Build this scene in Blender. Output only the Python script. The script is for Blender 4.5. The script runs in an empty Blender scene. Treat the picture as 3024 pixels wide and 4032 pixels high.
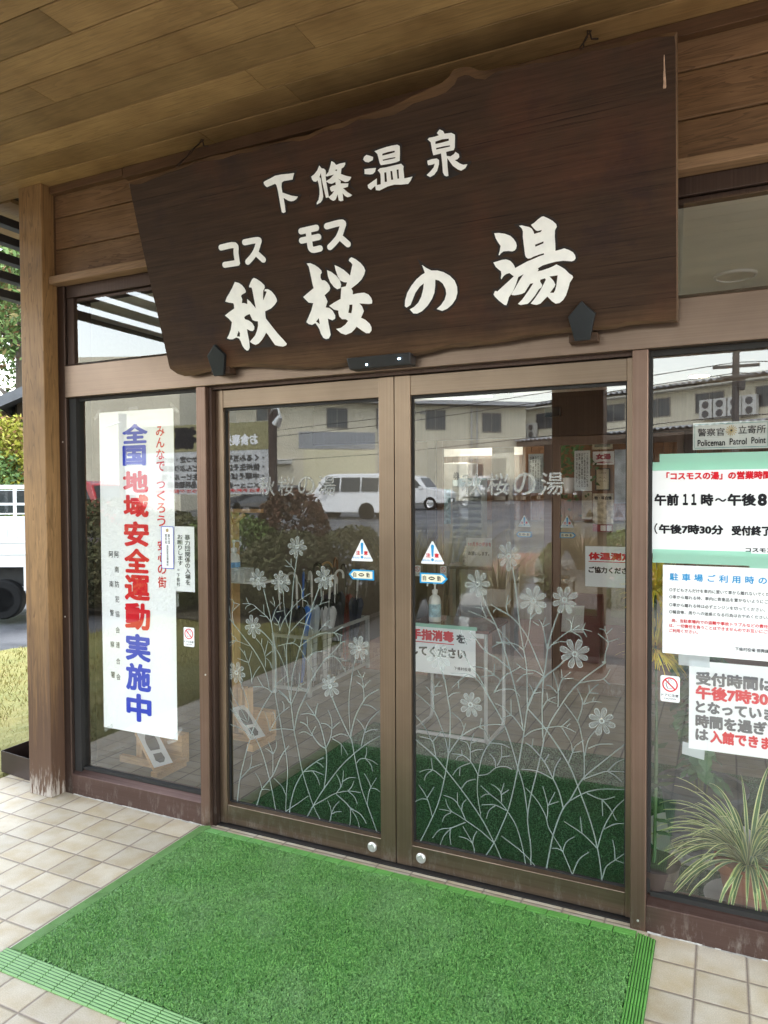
import bpy, bmesh, math, random
from mathutils import Vector, Matrix
from math import sin, cos, pi, radians, sqrt
random.seed(7)
SC = bpy.context.scene
COL = SC.collection

# ------------------------------------------------------------------ camera, sky, sun, exposure
YAW, PIT, ROLL = 0.4394, -0.0272, -0.0051
fwd = Vector((-sin(YAW)*cos(PIT), cos(YAW)*cos(PIT), sin(PIT)))
rt = Vector((cos(YAW), sin(YAW), 0)); upv = rt.cross(fwd)
r2 = rt*cos(ROLL)+upv*sin(ROLL); u2 = upv*cos(ROLL)-rt*sin(ROLL)
cd = bpy.data.cameras.new('camera'); cam = bpy.data.objects.new('camera', cd); COL.objects.link(cam)
m = Matrix.Identity(4)
for i in range(3):
    m[i][0], m[i][1], m[i][2] = r2[i], u2[i], -fwd[i]
m[0][3], m[1][3], m[2][3] = 0, -2.675, 1.57
cam.matrix_world = m
cd.sensor_fit = 'VERTICAL'; cd.sensor_height = 36; cd.lens = 36*2831.97/4032
cd.clip_start = 0.05; cd.clip_end = 600
SC.camera = cam
SUN_EL, SUN_AZ = radians(60), radians(15)     # azimuth measured clockwise from +y
w = bpy.data.worlds.new('World'); SC.world = w; w.use_nodes = True
nt = w.node_tree; bg = nt.nodes['Background']
sky = nt.nodes.new('ShaderNodeTexSky'); sky.sky_type = 'NISHITA'; sky.sun_disc = False
sky.sun_elevation = SUN_EL; sky.sun_rotation = SUN_AZ; sky.air_density = 1.8; sky.dust_density = 1.0; sky.ozone_density = 1.0
hs = nt.nodes.new('ShaderNodeHueSaturation'); hs.inputs['Saturation'].default_value = 0.4
nt.links.new(sky.outputs[0], hs.inputs['Color']); nt.links.new(hs.outputs[0], bg.inputs[0])
bg.inputs[1].default_value = 0.15
sd = bpy.data.lights.new('sun', 'SUN'); sd.energy = 0.6; sd.angle = radians(20); sd.color = (1, .98, .95)
so = bpy.data.objects.new('sun', sd); COL.objects.link(so)
sdir = Vector((sin(SUN_AZ)*cos(SUN_EL), cos(SUN_AZ)*cos(SUN_EL), sin(SUN_EL)))
so.rotation_euler = sdir.to_track_quat('Z', 'Y').to_euler(); so.location = (0, -8, 12)
SC.view_settings.view_transform = 'Standard'; SC.view_settings.look = 'None'
SC.view_settings.gamma = 1; SC.view_settings.use_curve_mapping = False
SC.view_settings.exposure = 3.0
SC.cycles.max_bounces = 10; SC.cycles.transparent_max_bounces = 24
SC.cycles.diffuse_bounces = 5; SC.cycles.glossy_bounces = 4
SC.cycles.sample_clamp_indirect = 8
SC.cycles.use_denoising = True

# ------------------------------------------------------------------ objects, parts, labels
def tag(o, label=None, cat=None, group=None, kind=None):
    if label: o['label'] = label
    if cat: o['category'] = cat
    if group: o['group'] = group
    if kind: o['kind'] = kind
    return o
def thing(name, label, cat, loc=(0, 0, 0), rz=0, group=None):
    o = bpy.data.objects.new(name, None); COL.objects.link(o); o.empty_display_size = .1
    o.location = loc; o.rotation_euler = (0, 0, rz)
    return tag(o, label, cat, group)
def copy_tree(o, parent=None):
    c = o.copy(); COL.objects.link(c)
    if parent: c.parent = parent
    for ch in list(o.children): copy_tree(ch, c)
    return c
class MB:
    """collects faces; build() links them as ONE mesh object"""
    def __init__(s): s.v = []; s.f = []; s.mi = []; s.m = 0
    def add(s, vs, fs, m=None):
        b = len(s.v); s.v += [tuple(p) for p in vs]
        for f in fs: s.f.append([b+i for i in f]); s.mi.append(s.m if m is None else m)
        return s
    def box(s, x0, x1, y0, y1, z0, z1, m=None):
        if x0 > x1: x0, x1 = x1, x0
        if y0 > y1: y0, y1 = y1, y0
        if z0 > z1: z0, z1 = z1, z0
        vs = [(x0,y0,z0),(x1,y0,z0),(x1,y1,z0),(x0,y1,z0),(x0,y0,z1),(x1,y0,z1),(x1,y1,z1),(x0,y1,z1)]
        return s.add(vs, [(0,3,2,1),(4,5,6,7),(0,1,5,4),(1,2,6,5),(2,3,7,6),(3,0,4,7)], m)
    def obox(s, c, ax, ay, az, m=None):
        c, ax, ay, az = map(Vector, (c, ax, ay, az)); vs = []
        for k in (-1, 1):
            for i, j in ((-1,-1),(1,-1),(1,1),(-1,1)): vs.append(c+ax*i+ay*j+az*k)
        return s.add(vs, [(0,3,2,1),(4,5,6,7),(0,1,5,4),(1,2,6,5),(2,3,7,6),(3,0,4,7)], m)
    def quad(s, a, b, c, d, m=None): return s.add([a, b, c, d], [(0,1,2,3)], m)
    def prism(s, pts, y0, y1, m=None):          # outline in (x,z), pushed along y
        n = len(pts)
        vs = [(x, y0, z) for x, z in pts]+[(x, y1, z) for x, z in pts]
        return s.add(vs, [tuple(range(n)), tuple(range(2*n-1, n-1, -1))]+[(i, i+n, (i+1) % n+n, (i+1) % n) for i in range(n)], m)
    def tube(s, pts, r, n=8, m=None, cap=True):
        pts = [Vector(p) for p in pts]; rs = r if isinstance(r, (list, tuple)) else [r]*len(pts)
        rings = []; prev = None
        for i, p in enumerate(pts):
            t = (pts[min(i+1, len(pts)-1)]-pts[max(i-1, 0)]).normalized()
            if prev is None:
                a = t.cross(Vector((0, 0, 1)));
                if a.length < .05: a = t.cross(Vector((1, 0, 0)))
            else: a = prev-t*prev.dot(t)
            a.normalize(); prev = a; b = t.cross(a)
            rings.append([p+(a*cos(2*pi*k/n)+b*sin(2*pi*k/n))*rs[i] for k in range(n)])
        vs = [v for q in rings for v in q]; fs = []
        for i in range(len(pts)-1):
            for k in range(n): fs.append((i*n+k, i*n+(k+1) % n, (i+1)*n+(k+1) % n, (i+1)*n+k))
        if cap: fs += [tuple(range(n-1, -1, -1)), tuple(range((len(pts)-1)*n, len(pts)*n))]
        return s.add(vs, fs, m)
    def lathe(s, prof, c=(0, 0, 0), n=24, m=None, sx=1, sy=1):
        vs = []; fs = []
        for r, z in prof:
            for k in range(n): vs.append((c[0]+r*cos(2*pi*k/n)*sx, c[1]+r*sin(2*pi*k/n)*sy, c[2]+z))
        for i in range(len(prof)-1):
            for k in range(n): fs.append((i*n+k, i*n+(k+1) % n, (i+1)*n+(k+1) % n, (i+1)*n+k))
        if prof[0][0] > 1e-4: fs.append(tuple(range(n-1, -1, -1)))
        if prof[-1][0] > 1e-4: fs.append(tuple(range((len(prof)-1)*n, len(prof)*n)))
        return s.add(vs, fs, m)
    def build(s, name, mats, parent=None, smooth=False, bevel=0, seg=2, angle=40):
        me = bpy.data.meshes.new(name); me.from_pydata(s.v, [], s.f)
        if not isinstance(mats, (list, tuple)): mats = [mats]
        for a in mats: me.materials.append(a)
        if len(mats) > 1: me.polygons.foreach_set('material_index', s.mi)
        if smooth: me.polygons.foreach_set('use_smooth', [True]*len(me.polygons))
        me.update()
        o = bpy.data.objects.new(name, me); COL.objects.link(o)
        if smooth:
            try: me.set_sharp_from_angle(angle=radians(angle))
            except Exception: pass
        if bevel:
            b = o.modifiers.new('bevel', 'BEVEL'); b.width = bevel; b.segments = seg; b.limit_method = 'ANGLE'; b.angle_limit = radians(50)
        if parent: o.parent = parent
        return o
def structure(o): o['kind'] = 'structure'; return o

# ------------------------------------------------------------------ materials
MATS = {}
def new(name):
    m = bpy.data.materials.new(name); m.use_nodes = True; nt = m.node_tree
    return m, nt, nt.nodes['Principled BSDF']
def N(nt, t, **k):
    n = nt.nodes.new('ShaderNode'+t)
    for a, b in k.items():
        if a.startswith('i_'): n.inputs[a[2:].replace('_', ' ')].default_value = b
        else: setattr(n, a, b)
    return n
def lk(nt, a, b): nt.links.new(a, b)
def mix(nt, fac, a, b, mode='MIX'):
    n = nt.nodes.new('ShaderNodeMix'); n.data_type = 'RGBA'; n.blend_type = mode; n.clamp_result = False
    for i, q in ((0, fac), (6, a), (7, b)):
        if hasattr(q, 'links'): lk(nt, q, n.inputs[i])
        elif isinstance(q, (int, float)): n.inputs[i].default_value = q if i == 0 else (q, q, q, 1)
        else: n.inputs[i].default_value = tuple(q)+(1,)
    return n.outputs[2]
def math_(nt, op, a, b=None, c=None):
    n = nt.nodes.new('ShaderNodeMath'); n.operation = op
    for i, q in enumerate((a, b, c)):
        if q is None: continue
        if hasattr(q, 'links'): lk(nt, q, n.inputs[i])
        else: n.inputs[i].default_value = q
    return n.outputs[0]
def ramp(nt, fac, *st):
    n = nt.nodes.new('ShaderNodeValToRGB'); lk(nt, fac, n.inputs[0]); cr = n.color_ramp
    while len(cr.elements) < len(st): cr.elements.new(.5)
    for e, (p, c) in zip(cr.elements, st):
        e.position = p; e.color = (c, c, c, 1) if isinstance(c, (int, float)) else tuple(c)+(1,)
    return n.outputs[0]
def pos(nt, scale=(1, 1, 1), obj=False, rot=(0, 0, 0)):
    if obj: src = N(nt, 'TexCoord').outputs['Object']
    else: src = N(nt, 'NewGeometry').outputs['Position']
    mp = N(nt, 'Mapping'); mp.inputs['Scale'].default_value = scale; mp.inputs['Rotation'].default_value = rot
    lk(nt, src, mp.inputs[0]); return mp.outputs[0]
def noise(nt, vec, scale, detail=4, rough=.55, dist=0):
    n = N(nt, 'TexNoise'); n.inputs['Scale'].default_value = scale; n.inputs['Detail'].default_value = detail
    n.inputs['Roughness'].default_value = rough; n.inputs['Distortion'].default_value = dist
    lk(nt, vec, n.inputs['Vector']); return n.outputs['Fac']
def bump(nt, b, h, strength=.3, dist=.01):
    n = N(nt, 'Bump'); n.inputs['Strength'].default_value = strength; n.inputs['Distance'].default_value = dist
    lk(nt, h, n.inputs['Height']); lk(nt, n.outputs[0], b.inputs['Normal'])
def plain(name, col, rough=.5, metal=0, var=.12, scale=8, bmp=0, spec=.5, obj=False, coat=0):
    if name in MATS: return MATS[name]
    m, nt, b = new(name)
    b.inputs['Roughness'].default_value = rough; b.inputs['Metallic'].default_value = metal
    b.inputs['Specular IOR Level'].default_value = spec; b.inputs['Coat Weight'].default_value = coat
    f = noise(nt, pos(nt, obj=obj), scale)
    lo = tuple(c*(1-var) for c in col); hi = tuple(min(1, c*(1+var)) for c in col)
    lk(nt, ramp(nt, f, (.3, lo), (.7, hi)), b.inputs['Base Color'])
    if bmp: bump(nt, b, f, bmp, .005)
    MATS[name] = m; return m
def emit(name, col, s):
    if name in MATS: return MATS[name]
    m, nt, b = new(name); b.inputs['Base Color'].default_value = tuple(col)+(1,)
    b.inputs['Emission Color'].default_value = tuple(col)+(1,); b.inputs['Emission Strength'].default_value = s
    MATS[name] = m; return m
def wood(name, c1, c2, axis='x', rough=.55, grain=1.0, island=.25, bmp=.15, dark=None, spec=.3):
    m, nt, b = new(name)
    sc = {'x': (.9, 14, 14), 'y': (14, .9, 14), 'z': (14, 14, .9)}[axis]
    g = N(nt, 'NewGeometry'); ri = g.outputs['Random Per Island']
    off = N(nt, 'VectorMath', operation='ADD'); lk(nt, g.outputs['Position'], off.inputs[0])
    cx = N(nt, 'CombineXYZ'); v = math_(nt, 'MULTIPLY', ri, 13.7)
    for i in range(3): lk(nt, v, cx.inputs[i])
    lk(nt, cx.outputs[0], off.inputs[1])
    mp = N(nt, 'Mapping'); mp.inputs['Scale'].default_value = sc; lk(nt, off.outputs[0], mp.inputs[0])
    n1 = noise(nt, mp.outputs[0], 1.1, 3, .6, 1.2*grain)
    rings = math_(nt, 'FRACT', math_(nt, 'MULTIPLY', n1, 7))
    rg = ramp(nt, rings, (0, 1.05), (.7, .82), (.94, .42), (1, 1.05))
    mp2 = N(nt, 'Mapping'); mp2.inputs['Scale'].default_value = tuple(q*9 for q in sc); lk(nt, off.outputs[0], mp2.inputs[0])
    n2 = noise(nt, mp2.outputs[0], 1.0, 4, .7)
    n3 = noise(nt, off.outputs[0], 2.6, 3, .6)
    base = mix(nt, ramp(nt, n3, (.32, 0), (.68, 1)), c1, c2)
    base = mix(nt, .55*grain, base, rg, 'MULTIPLY')
    base = mix(nt, .5, base, ramp(nt, n2, (.3, .6), (.7, 1.15)), 'MULTIPLY')
    base = mix(nt, 1, base, ramp(nt, ri, (0, 1-island), (1, 1+island)), 'MULTIPLY')
    if dark:
        s = noise(nt, pos(nt, (1, 1, 1)), 1.7, 5, .7)
        base = mix(nt, math_(nt, 'MULTIPLY', ramp(nt, s, (.5, 0), (.68, 1)), .8), base, dark)
    lk(nt, base, b.inputs['Base Color']); b.inputs['Roughness'].default_value = rough
    b.inputs['Specular IOR Level'].default_value = spec
    bump(nt, b, n2, bmp, .003); MATS[name] = m; return m
SIGN=[(-23419,8152),(-22693,8173),(-20915,8238),(-19737,8325),(-18283,8325),(-16737,8289),(-15102,8272),(-14321,8224),(-13605,8325),(-12880,8367),(-12171,8419),(-11482,8443),(-10809,8466),(-10410,8544),(-10011,8619),(-9621,8668),(-9173,8728),(-8852,8814),(-8592,8937),(-8425,9079),(-8210,9106),(-7971,9093),(-7742,9000),(-7573,8901),(-7286,8821),(-6938,8808),(-6143,8760),(-5809,8747),(-5042,8725),(-4508,8696),(-3725,8676),(-2715,8621),(-1982,8559),(-1329,8513),(-1381,-33),(-1956,-32),(-2603,-8),(-3016,-9),(-3478,-61),(-3903,-54),(-5041,-46),(-5650,-30),(-6096,-53),(-7010,-143),(-7950,-192),(-8914,-196),(-9757,-191),(-10275,-287),(-10956,-371),(-11972,-366),(-13364,-498),(-14362,-513),(-14950,-543),(-15682,-493),(-16281,-466),(-17185,-357),(-18114,-265),(-19060,-145),(-19964,-108),(-20835,-198),(-21545,-262),(-22090,-327),(-22534,-315),(-22937,-156),(-23278,68),(-23310,352),(-23305,772),(-23339,2102),(-23390,4095),(-23425,6073)]
LET=[[[(-18785,3414),(-18604,3353),(-18463,3244),(-18370,3114),(-18320,2990),(-18356,2924),(-18557,2869),(-18614,2814),(-18577,2677),(-18632,2529),(-18512,2519),(-18385,2465),(-18354,2431),(-18316,2656),(-18201,2546),(-18073,2377),(-17958,2219),(-17968,2607),(-17975,2958),(-17991,3090),(-18106,3113),(-18105,3169),(-17998,3308),(-17886,3424),(-17803,3456),(-17666,3388),(-17481,3244),(-17359,3109),(-17357,3014),(-17457,2896),(-17520,2643),(-17528,2504),(-17436,2633),(-17317,2793),(-17293,2855),(-17388,2866),(-17360,2949),(-17213,2932),(-17058,2827),(-16921,2638),(-16867,2481),(-16872,2404),(-17009,2280),(-17223,2151),(-17537,2067),(-17555,1902),(-17559,1778),(-17359,1483),(-17106,1125),(-16890,859),(-16723,643),(-16783,581),(-16924,549),(-17132,590),(-17310,651),(-17452,889),(-17573,1102),(-17660,1209),(-17770,1076),(-17942,912),(-18135,785),(-18294,745),(-18427,802),(-18558,901),(-18391,1022),(-18226,1142),(-18091,1332),(-17995,1525),(-17969,1701),(-18101,1728),(-18227,1786),(-18279,1934),(-18320,2050),(-18514,2003),(-18637,1949),(-18618,1858),(-18448,1795),(-18281,1666),(-18205,1501),(-18234,1391),(-18325,1333),(-18432,1352),(-18607,1451),(-18605,1201),(-18597,927),(-18628,656),(-18719,549),(-18789,541),(-18899,634),(-18981,779),(-19024,967),(-19083,1087),(-19224,1146),(-19427,1087),(-19569,1096),(-19717,1156),(-19581,1295),(-19428,1509),(-19303,1807),(-19427,1965),(-19603,2119),(-19366,2229),(-19054,2353),(-19036,2507),(-19059,2577),(-19275,2623),(-19453,2688),(-19335,2853),(-19158,3010),(-18976,3188)],[(-19036,1425),(-18988,1307),(-19027,1160),(-19190,1193)]],[[(-15186,3685),(-15037,3678),(-14831,3576),(-14679,3454),(-14576,3338),(-14565,3254),(-14638,3181),(-14659,3060),(-14616,2964),(-14495,2949),(-14388,2853),(-14310,2728),(-14289,2622),(-14345,2525),(-14593,2379),(-14539,2255),(-14497,2125),(-14623,1908),(-14456,1868),(-14327,1748),(-14236,1549),(-14266,1425),(-14389,1374),(-14598,1468),(-14596,1246),(-14579,987),(-14573,815),(-14683,674),(-14811,664),(-14927,727),(-15009,900),(-15045,1076),(-15108,1212),(-15200,1351),(-15365,1290),(-15510,1339),(-15613,1428),(-15457,1636),(-15286,1874),(-15153,2136),(-15358,2180),(-15474,2300),(-15579,2426),(-15369,2541),(-15035,2712),(-15061,2903),(-15074,3112),(-15094,3364),(-15110,3552)],[(-15000,1536),(-14995,1274),(-15155,1406)]],[[(-14309,3311),(-14151,3234),(-13938,3051),(-13818,2893),(-13781,2704),(-13823,2565),(-13973,2542),(-14104,2641),(-14242,2843),(-14304,3056)]],[[(-13293,3533),(-13248,3606),(-13162,3643),(-12997,3552),(-12811,3388),(-12694,3233),(-12646,3087),(-12715,2936),(-12857,2773),(-13067,2637),(-13352,2496),(-13298,2379),(-13326,2260),(-13098,2282),(-12814,2273),(-12640,2179),(-12542,2045),(-12513,1920),(-12542,1821),(-12692,1825),(-13085,1894),(-12985,1768),(-12933,1576),(-13038,1421),(-13097,1344),(-12921,1243),(-12754,1080),(-12691,927),(-12709,804),(-12809,709),(-12950,722),(-13125,845),(-13340,1022),(-13453,919),(-13616,808),(-13872,747),(-14081,832),(-14273,1022),(-14047,1042),(-13832,1147),(-13679,1279),(-13775,1353),(-13944,1370),(-14048,1487),(-14070,1657),(-14050,1718),(-14247,1782),(-14442,1951),(-14202,2050),(-13880,2159),(-13829,2381),(-13775,2592),(-13575,2605),(-13495,2742),(-13621,2766),(-13777,2847),(-13870,3022),(-13926,3274),(-13943,3458),(-13766,3362),(-13571,3227),(-13426,3087),(-13324,2973),(-13247,3165),(-13157,3374),(-13202,3448)],[(-13534,1891),(-13390,1883),(-13426,1713),(-13490,1553),(-13630,1589),(-13562,1769)]],[[(-10270,2974),(-10135,2860),(-9927,2731),(-9685,2700),(-9452,2609),(-9226,2457),(-9054,2261),(-8981,2033),(-8989,1814),(-9074,1603),(-9238,1421),(-9448,1288),(-9652,1229),(-9864,1324),(-9677,1448),(-9509,1630),(-9425,1821),(-9430,1999),(-9520,2209),(-9653,2336),(-9809,2390),(-9832,2181),(-9896,1921),(-10020,1711),(-10221,1486),(-10469,1309),(-10681,1240),(-10831,1265),(-10965,1431),(-10776,1502),(-10581,1640),(-10430,1849),(-10323,2106),(-10274,2315),(-10461,2213),(-10663,2012),(-10791,1800),(-10919,1587),(-11083,1513),(-11154,1567),(-11109,1791),(-10989,2050),(-10780,2296),(-10553,2492),(-10337,2621),(-10191,2677),(-10223,2827)]],[[(-7412,3675),(-7239,3657),(-7031,3599),(-6849,3508),(-6733,3384),(-6658,3256),(-6639,3146),(-6670,3043),(-6731,2993),(-6816,2975),(-6951,3008),(-7131,3019),(-7220,2972),(-7290,2912),(-7315,2920),(-7256,3066),(-7215,3218),(-7296,3348),(-7369,3496)]],[[(-7524,2695),(-7381,2716),(-7207,2742),(-7058,2738),(-6914,2673),(-6817,2561),(-6771,2465),(-6755,2399),(-6570,2468),(-6312,2562),(-6059,2626),(-5849,2685),(-5694,2708),(-5701,2761),(-5845,2743),(-6075,2696),(-6181,2658),(-6264,2658),(-6333,2712),(-6359,2784),(-6370,2923),(-6384,3158),(-6397,3412),(-6381,3583),(-6418,3694),(-6505,3784),(-6411,3789),(-6291,3738),(-6151,3688),(-6073,3629),(-6018,3529),(-5998,3440),(-5758,3471),(-5717,3531),(-5784,3526),(-5856,3518),(-5926,3543),(-6001,3631),(-6085,3749),(-5959,3806),(-5832,3890),(-5706,3955),(-5636,3959),(-5491,3875),(-5337,3766),(-5225,3646),(-5206,3558),(-5276,3455),(-5294,3250),(-5291,3021),(-5299,2782),(-5134,2798),(-4993,2822),(-4838,2747),(-4705,2652),(-4641,2548),(-4626,2450),(-4679,2381),(-4759,2363),(-4897,2391),(-5055,2422),(-5296,2425),(-5499,2404),(-5767,2362),(-5947,2288),(-5923,2245),(-5964,2186),(-5798,2199),(-5550,2245),(-5384,2292),(-5291,2332),(-5164,2253),(-5010,2136),(-4878,1983),(-4763,1891),(-4743,1830),(-4790,1758),(-4865,1670),(-4925,1481),(-5017,1256),(-5127,1110),(-5254,1025),(-5387,1016),(-5515,1114),(-5669,1296),(-5800,1187),(-5932,1081),(-6060,1051),(-6184,1079),(-6276,1120),(-6129,1265),(-5926,1502),(-5788,1705),(-5685,1870),(-5713,1923),(-5880,1894),(-5894,1837),(-5829,1710),(-5855,1633),(-5963,1567),(-6100,1383),(-6281,1202),(-6392,1123),(-6648,1111),(-6741,1162),(-6571,1296),(-6341,1552),(-6135,1807),(-6250,1801),(-6353,1674),(-6469,1527),(-6578,1489),(-6707,1474),(-6835,1473),(-6920,1489),(-6961,1514),(-6795,1727),(-6606,1985),(-6462,2157),(-6662,2082),(-6765,1844),(-6889,1617),(-7054,1433),(-7122,1256),(-7172,1163),(-7247,1188),(-7430,1353),(-7570,1513),(-7611,1590),(-7553,1706),(-7499,1700),(-7468,1676),(-7283,1806),(-7055,1961),(-6818,2128),(-6908,2204),(-6967,2261),(-7098,2238),(-7188,2189),(-7282,2086),(-7296,2132),(-7265,2249),(-7271,2361),(-7361,2443),(-7451,2535)],[(-5997,3083),(-5687,3150),(-5691,3088),(-5981,3014)],[(-5557,1962),(-5265,1964),(-5331,1629),(-5381,1477),(-5437,1394),(-5569,1410),(-5405,1589),(-5364,1663),(-5414,1787),(-5518,1918)]],[[(-16582,6941),(-16522,6976),(-16250,7029),(-16008,7087),(-15723,7081),(-15390,7048),(-15148,7034),(-15221,6904),(-15259,6818),(-15461,6824),(-15657,6836),(-15764,6799),(-15808,6650),(-15806,6443),(-15610,6347),(-15400,6256),(-15133,6178),(-15217,6102),(-15353,6057),(-15467,6058),(-15599,6109),(-15699,6182),(-15788,6242),(-15781,6060),(-15795,5721),(-15895,5696),(-15959,5736),(-15974,5955),(-15978,6228),(-15986,6546),(-16007,6729),(-16063,6811),(-16242,6781),(-16466,6752),(-16528,6808),(-16576,6884)]],[[(-14004,7089),(-13928,6982),(-13826,6949),(-13770,6885),(-13771,6799),(-13808,6633),(-13806,6437),(-13797,6174),(-13784,5931),(-13906,5929),(-13924,6064),(-13961,6398),(-13979,6684),(-13980,6836),(-14071,6701),(-14017,6626),(-14027,6410),(-14022,6124),(-14026,5993),(-14076,5891),(-14173,5807),(-14345,5762),(-14342,5813),(-14236,5917),(-14162,6104),(-14132,6275),(-14138,6473),(-14169,6609),(-14246,6561),(-14336,6588),(-14392,6659),(-14413,6772),(-14266,6833),(-14110,6946)]],[[(-13459,7145),(-13364,7079),(-13288,6980),(-13113,7001),(-12905,6995),(-12908,6942),(-12993,6852),(-13089,6826),(-13145,6644),(-12950,6546),(-12723,6463),(-12793,6379),(-12892,6332),(-13010,6337),(-13155,6421),(-13310,6523),(-13184,6404),(-13210,6323),(-12992,6285),(-12884,6266),(-12921,6154),(-13041,6143),(-13133,6147),(-12986,5993),(-12786,5840),(-12871,5800),(-12990,5798),(-13087,5858),(-13173,5981),(-13190,5712),(-13297,5707),(-13375,5753),(-13387,5974),(-13510,5797),(-13609,5770),(-13706,5830),(-13797,5933),(-13622,6013),(-13511,6114),(-13634,6102),(-13675,6175),(-13674,6262),(-13574,6299),(-13413,6304),(-13408,6411),(-13588,6373),(-13690,6406),(-13813,6503),(-13610,6565),(-13417,6682),(-13538,6671),(-13754,6662),(-13787,6705),(-13650,6799),(-13557,6954)],[(-13379,6825),(-13260,6825),(-13298,6757)]],[[(-11989,7088),(-11860,7034),(-11739,6972),(-11763,6872),(-11952,6824),(-12067,6865),(-12146,6955),(-12087,7044)]],[[(-12140,6627),(-11922,6613),(-11677,6586),(-11731,6465),(-11830,6408),(-11951,6411),(-12158,6466)]],[[(-11647,7148),(-11449,7173),(-11178,7195),(-10942,7199),(-10724,7189),(-10644,7130),(-10667,6890),(-10707,6652),(-10842,6628),(-11079,6622),(-11464,6643),(-11498,6723),(-11521,6877),(-11544,7030)],[(-11353,7007),(-11113,7023),(-10849,7017),(-10856,6962),(-11094,6946),(-11362,6942)],[(-11366,6811),(-11112,6814),(-10854,6803),(-10859,6767),(-11119,6765),(-11363,6768)]],[[(-12087,6072),(-11866,6161),(-11689,6226),(-11721,6004),(-11554,6005),(-11529,6178),(-11520,6352),(-11555,6421),(-11611,6494),(-11508,6546),(-11270,6533),(-10972,6541),(-10662,6546),(-10573,6443),(-10598,6362),(-10602,6040),(-10450,6038),(-10280,6045),(-10362,5924),(-10476,5831),(-10767,5857),(-11028,5902),(-11299,5886),(-11643,5805),(-11775,5840),(-11783,5994),(-11982,5888),(-12078,5968)],[(-11367,6375),(-11277,6372),(-11292,6048),(-11390,6053)],[(-11118,6381),(-11039,6371),(-11035,6071),(-11123,6082)],[(-10866,6385),(-10781,6375),(-10798,6070),(-10871,6075)]],[[(-9073,7361),(-8957,7291),(-8912,7193),(-8655,7168),(-8541,7091),(-8541,7010),(-8583,6688),(-8631,6615),(-8920,6610),(-8907,6476),(-8760,6437),(-8631,6484),(-8570,6544),(-8457,6452),(-8453,6356),(-8527,6298),(-8624,6292),(-8460,6155),(-8331,6084),(-8182,6073),(-8261,5964),(-8430,5911),(-8534,5965),(-8711,6117),(-8900,6415),(-8914,6154),(-8913,5828),(-8991,5825),(-9056,5866),(-9101,5970),(-9095,6283),(-9102,6596),(-9396,6591),(-9422,6728),(-9445,7020),(-9549,7135),(-9483,7174),(-9288,7167),(-9120,7182),(-9188,7266)],[(-9278,7011),(-9026,7033),(-8767,7011),(-8775,6942),(-9038,6929),(-9282,6929)],[(-9274,6801),(-8996,6803),(-8750,6791),(-8754,6749),(-9002,6749),(-9274,6753)]],[[(-9637,6455),(-9479,6475),(-9284,6463),(-9207,6400),(-9223,6259),(-9314,6069),(-9440,5958),(-9601,5908),(-9719,5995),(-9551,6100),(-9426,6199),(-9371,6310),(-9500,6297),(-9626,6303),(-9645,6384)]]]
KANA=[[(-19178,4856),(-18472,4849),(-18478,4531),(-18492,4148)],[(-19146,4157),(-18492,4148)],[(-17962,4890),(-17296,4881),(-17314,4746),(-17488,4478),(-17719,4278),(-17969,4121)],[(-17480,4393),(-17195,4101)],[(-15226,4911),(-14518,4932)],[(-15260,4565),(-14480,4588)],[(-14897,4921),(-14914,4361),(-14891,4216),(-14779,4148),(-14482,4159)],[(-14050,4920),(-13365,4944),(-13408,4736),(-13585,4468),(-13805,4290),(-14036,4148)],[(-13562,4464),(-13235,4141)]]
BRK=[[(-20346,953),(-19897,472),(-20150,-400),(-20673,-417),(-20836,505)],[(-4481,1009),(-4024,552),(-4238,-335),(-4764,-330),(-4954,522)]]
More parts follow.
